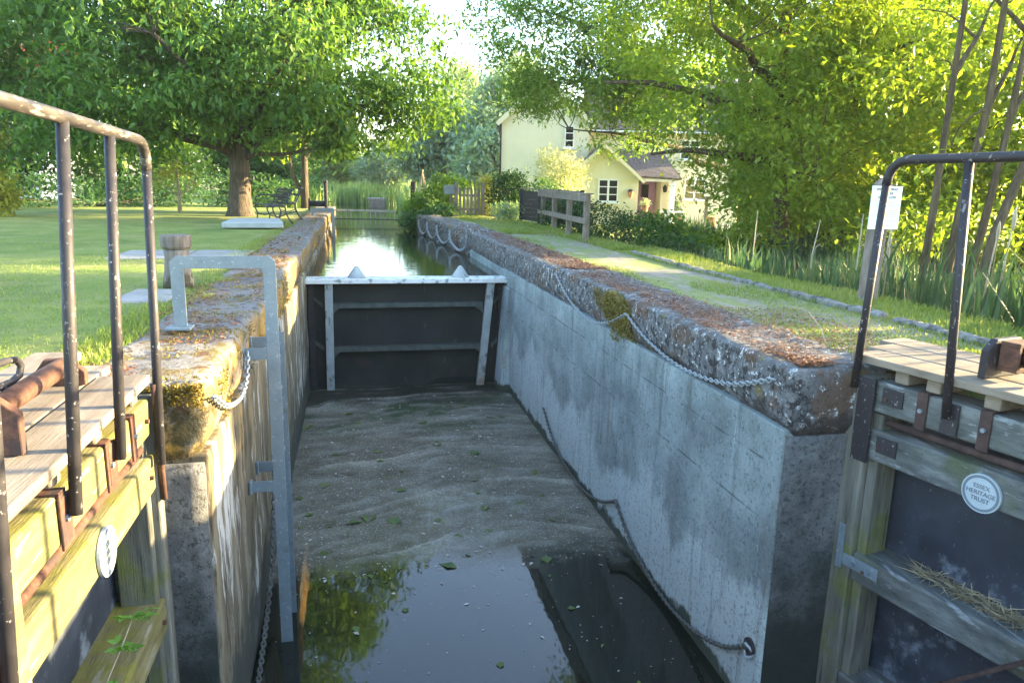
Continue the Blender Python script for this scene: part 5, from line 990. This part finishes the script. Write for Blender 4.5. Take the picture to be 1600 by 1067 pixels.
def stray():
    while True:
        y_, z_ = random.uniform(5.9,7.9), -.02-.36*random.random()
        if noise.noise((y_*3.1, z_*5, 1.7)) > .12 + .25*abs(y_-6.85): return (XR-.022, y_, z_)
v, tt, rr = leaves(np.array([blob() for _ in range(3400)]+[stray() for _ in range(900)]), .030, .014, .3, .8, 1.0); tag(np_mesh('moss_cushion', v, tt, rr, 'mossgreen'), 'olive moss cushion hanging where two chain swags meet', 'moss')
# floating debris
def onwater(n, y0, y1, s, z=ZL+.004):
    x = rng.uniform(XL+.05, XR-.05, n); y = rng.uniform(y0, y1, n); return leaves(np.stack([x, y, np.full(n, z)], 1), s, s*.55, 0, .04, .1)
stuff(np_mesh('floating_debris', *cat_geo([onwater(2600, 6.2, 10.5, .018), onwater(170, 3.0, 6.2, .016), onwater(160, 5, 12, .05)]), 'debris'), 'pale petals and bits floating on the chamber water', 'debris')
stuff(np_mesh('floating_weed', *cat_geo([onwater(60, 4.0, 11.5, .09), onwater(26, 6, 11.5, .2)]), 'weed'), 'green weed scraps floating on the chamber water', 'weed')
# dead grass on right gate beam
n = 420; s_ = rng.uniform(.45, 1.1, n); d_ = rng.uniform(.12, .24, n)
P = np.stack([3.03+s_*.218+d_*.976, 3.80-s_*.976+d_*.218, np.full(n, -1.175)], 1)
stuff(np_mesh('dry_grass', *leaves(P, .13, .006, -.15, .22, .5), 'straw'), 'dry dead grass lying on the right gate beam', 'dry grass')
# pale dead bulrush stalks, each one its own
sp = [(5.62,9.6,.95,.02,'leftmost bleached bulrush stalk before the dark shade'),(5.66,8.3,.9,.10,'bleached stalk second from the left'),(5.55,7.25,.95,.01,'straight bleached stalk left of the notice post'),(5.5,6.75,1.05,.04,'tall bleached stalk just left of notice post'),(5.45,6.65,.95,.02,'bleached stalk close beside the tall one'),
      (5.6,5.55,.95,.06,'bleached stalk with fluffy head right of the hand rail end'),(5.55,5.35,1.05,.05,'tall bulrush with fluffy pale head between the uprights'),(5.45,4.45,.8,.03,'short bulrush stalk right of the second upright'),(5.5,4.3,.95,.10,'leaning bulrush stalk right of the second upright'),(5.52,4.15,.95,.0,'upright bulrush stalk near the winch'),(5.45,3.95,.75,.20,'bent bulrush stalk at the right edge'),(5.5,3.9,.9,.06,'outermost bulrush stalk at the right edge')]
for i, (x, y, h, ln, lb) in enumerate(sp):
    z = height(x, y); t = thing('bulrush', lb, 'bulrush', (x,y,z), 'dead bulrush stalks along the verge')
    build('stem', MB().tube([(x,y,z-.05),(x+ln*.3,y,z+h*.5),(x+ln,y,z+h)], [.010,.008,.004], 6), 'stalk', t, smooth=True)
    if i in (5,6,7,9): build('seed_head', MB().lathe(x+ln*.95,y,[(.004,z+h*.84),(.014,z+h*.88),(.017,z+h*.95),(.010,z+h*1.01),(.003,z+h*1.04)],9,.6), 'stalk', t, smooth=True)
    else:
        build('dead_leaf', MB().tube([(x+ln*.4,y,z+h*.45),(x+ln*.5+.03,y+.01,z+h*.62),(x+ln*.5+.09,y+.02,z+h*.66),(x+ln*.5+.15,y+.03,z+h*.58)],[.004,.006,.005,.001],4), 'stalk', t)
t = thing('grass_stalk', 'single dry grass stalk arching over the towpath', 'grass stalk', (3.27,4.5,0))
build('stem', MB().tube([(3.27,4.5,0),(3.25,4.55,.1),(3.19,4.62,.2),(3.12,4.68,.23)], [.004,.0035,.003,.002], 5), 'stalk', t); build('seed_head', MB().tube([(3.12,4.68,.23),(3.09,4.7,.215)], [.006,.002], 5), 'stalk', t)
# seedlings on the left gate
def seedling(base, pts, label):
    t = thing('seedling', label, 'plant', base, 'seedlings rooted on the left gate'); build('stem', MB().tube(pts, .004, 5), 'stalk', t)
    for k in range(2, len(pts)):
        P = []; D = []; c = Vector(pts[k])
        for j in range(4):
            a = random.uniform(0, 6.28); q = Vector((math.cos(a)*.7+.3, math.sin(a)*.8-.2, .25))
            for u in np.linspace(.0, .8, 4):
                for s in (-1, 1):
                    P.append(c + q*.11*u); dd = (q.normalized() + q.cross(Vector((0,0,1))).normalized()*s*.9).normalized(); D.append(dd)
        v, tt, rr = leaves(np.array(P), .04, .022, d=np.array(D)); np_mesh('leaf', v, tt, rr, 'leaf_seed', t)
seedling((-1.12,3.05,-1.18), [(-1.12,3.05,-1.18),(-1.10,3.1,-1.1),(-1.07,3.22,-1.02),(-1.05,3.34,-.95)], 'upper green seedling sprouting from the left gate beam')
seedling((-1.1,2.75,-1.18), [(-1.1,2.75,-1.18),(-1.07,2.8,-1.14),(-1.04,2.88,-1.10),(-1.02,2.95,-1.06)], 'lower green seedling at the bottom edge of left gate')

# the cottage, its terrace and what stands there face the lock squarely
piv = Matrix.Translation((12,34,0)); RM = piv @ Matrix.Rotation(R(-12), 4, 'Z') @ piv.inverted()
for o in list(C.objects):
    if o.parent is None and o.name.split('.')[0] in ('cottage','wall_planter','wall_lantern','terrace','plant_pot','garden_table','climbing_plant'):
        o.location = RM @ o.location; o.rotation_euler = (0,0,R(-12))

# evening air: far trees pale a little
hz = build('haze', MB().box(-60,70,-12,130,-4.6,40), None); stuff(hz)
hm = bpy.data.materials.new('evening_haze'); hm.use_nodes = True; hn = hm.node_tree; hn.nodes.remove(hn.nodes['Principled BSDF'])
hv = hn.nodes.new('ShaderNodeVolumePrincipled'); hv.inputs['Color'].default_value = (.93,.96,1,1); hv.inputs['Density'].default_value = .0004; hv.inputs['Anisotropy'].default_value = .3
hn.links.new(hv.outputs[0], hn.nodes['Material Output'].inputs['Volume']); hz.data.materials.append(hm)
SC.cycles.volume_bounces = 0
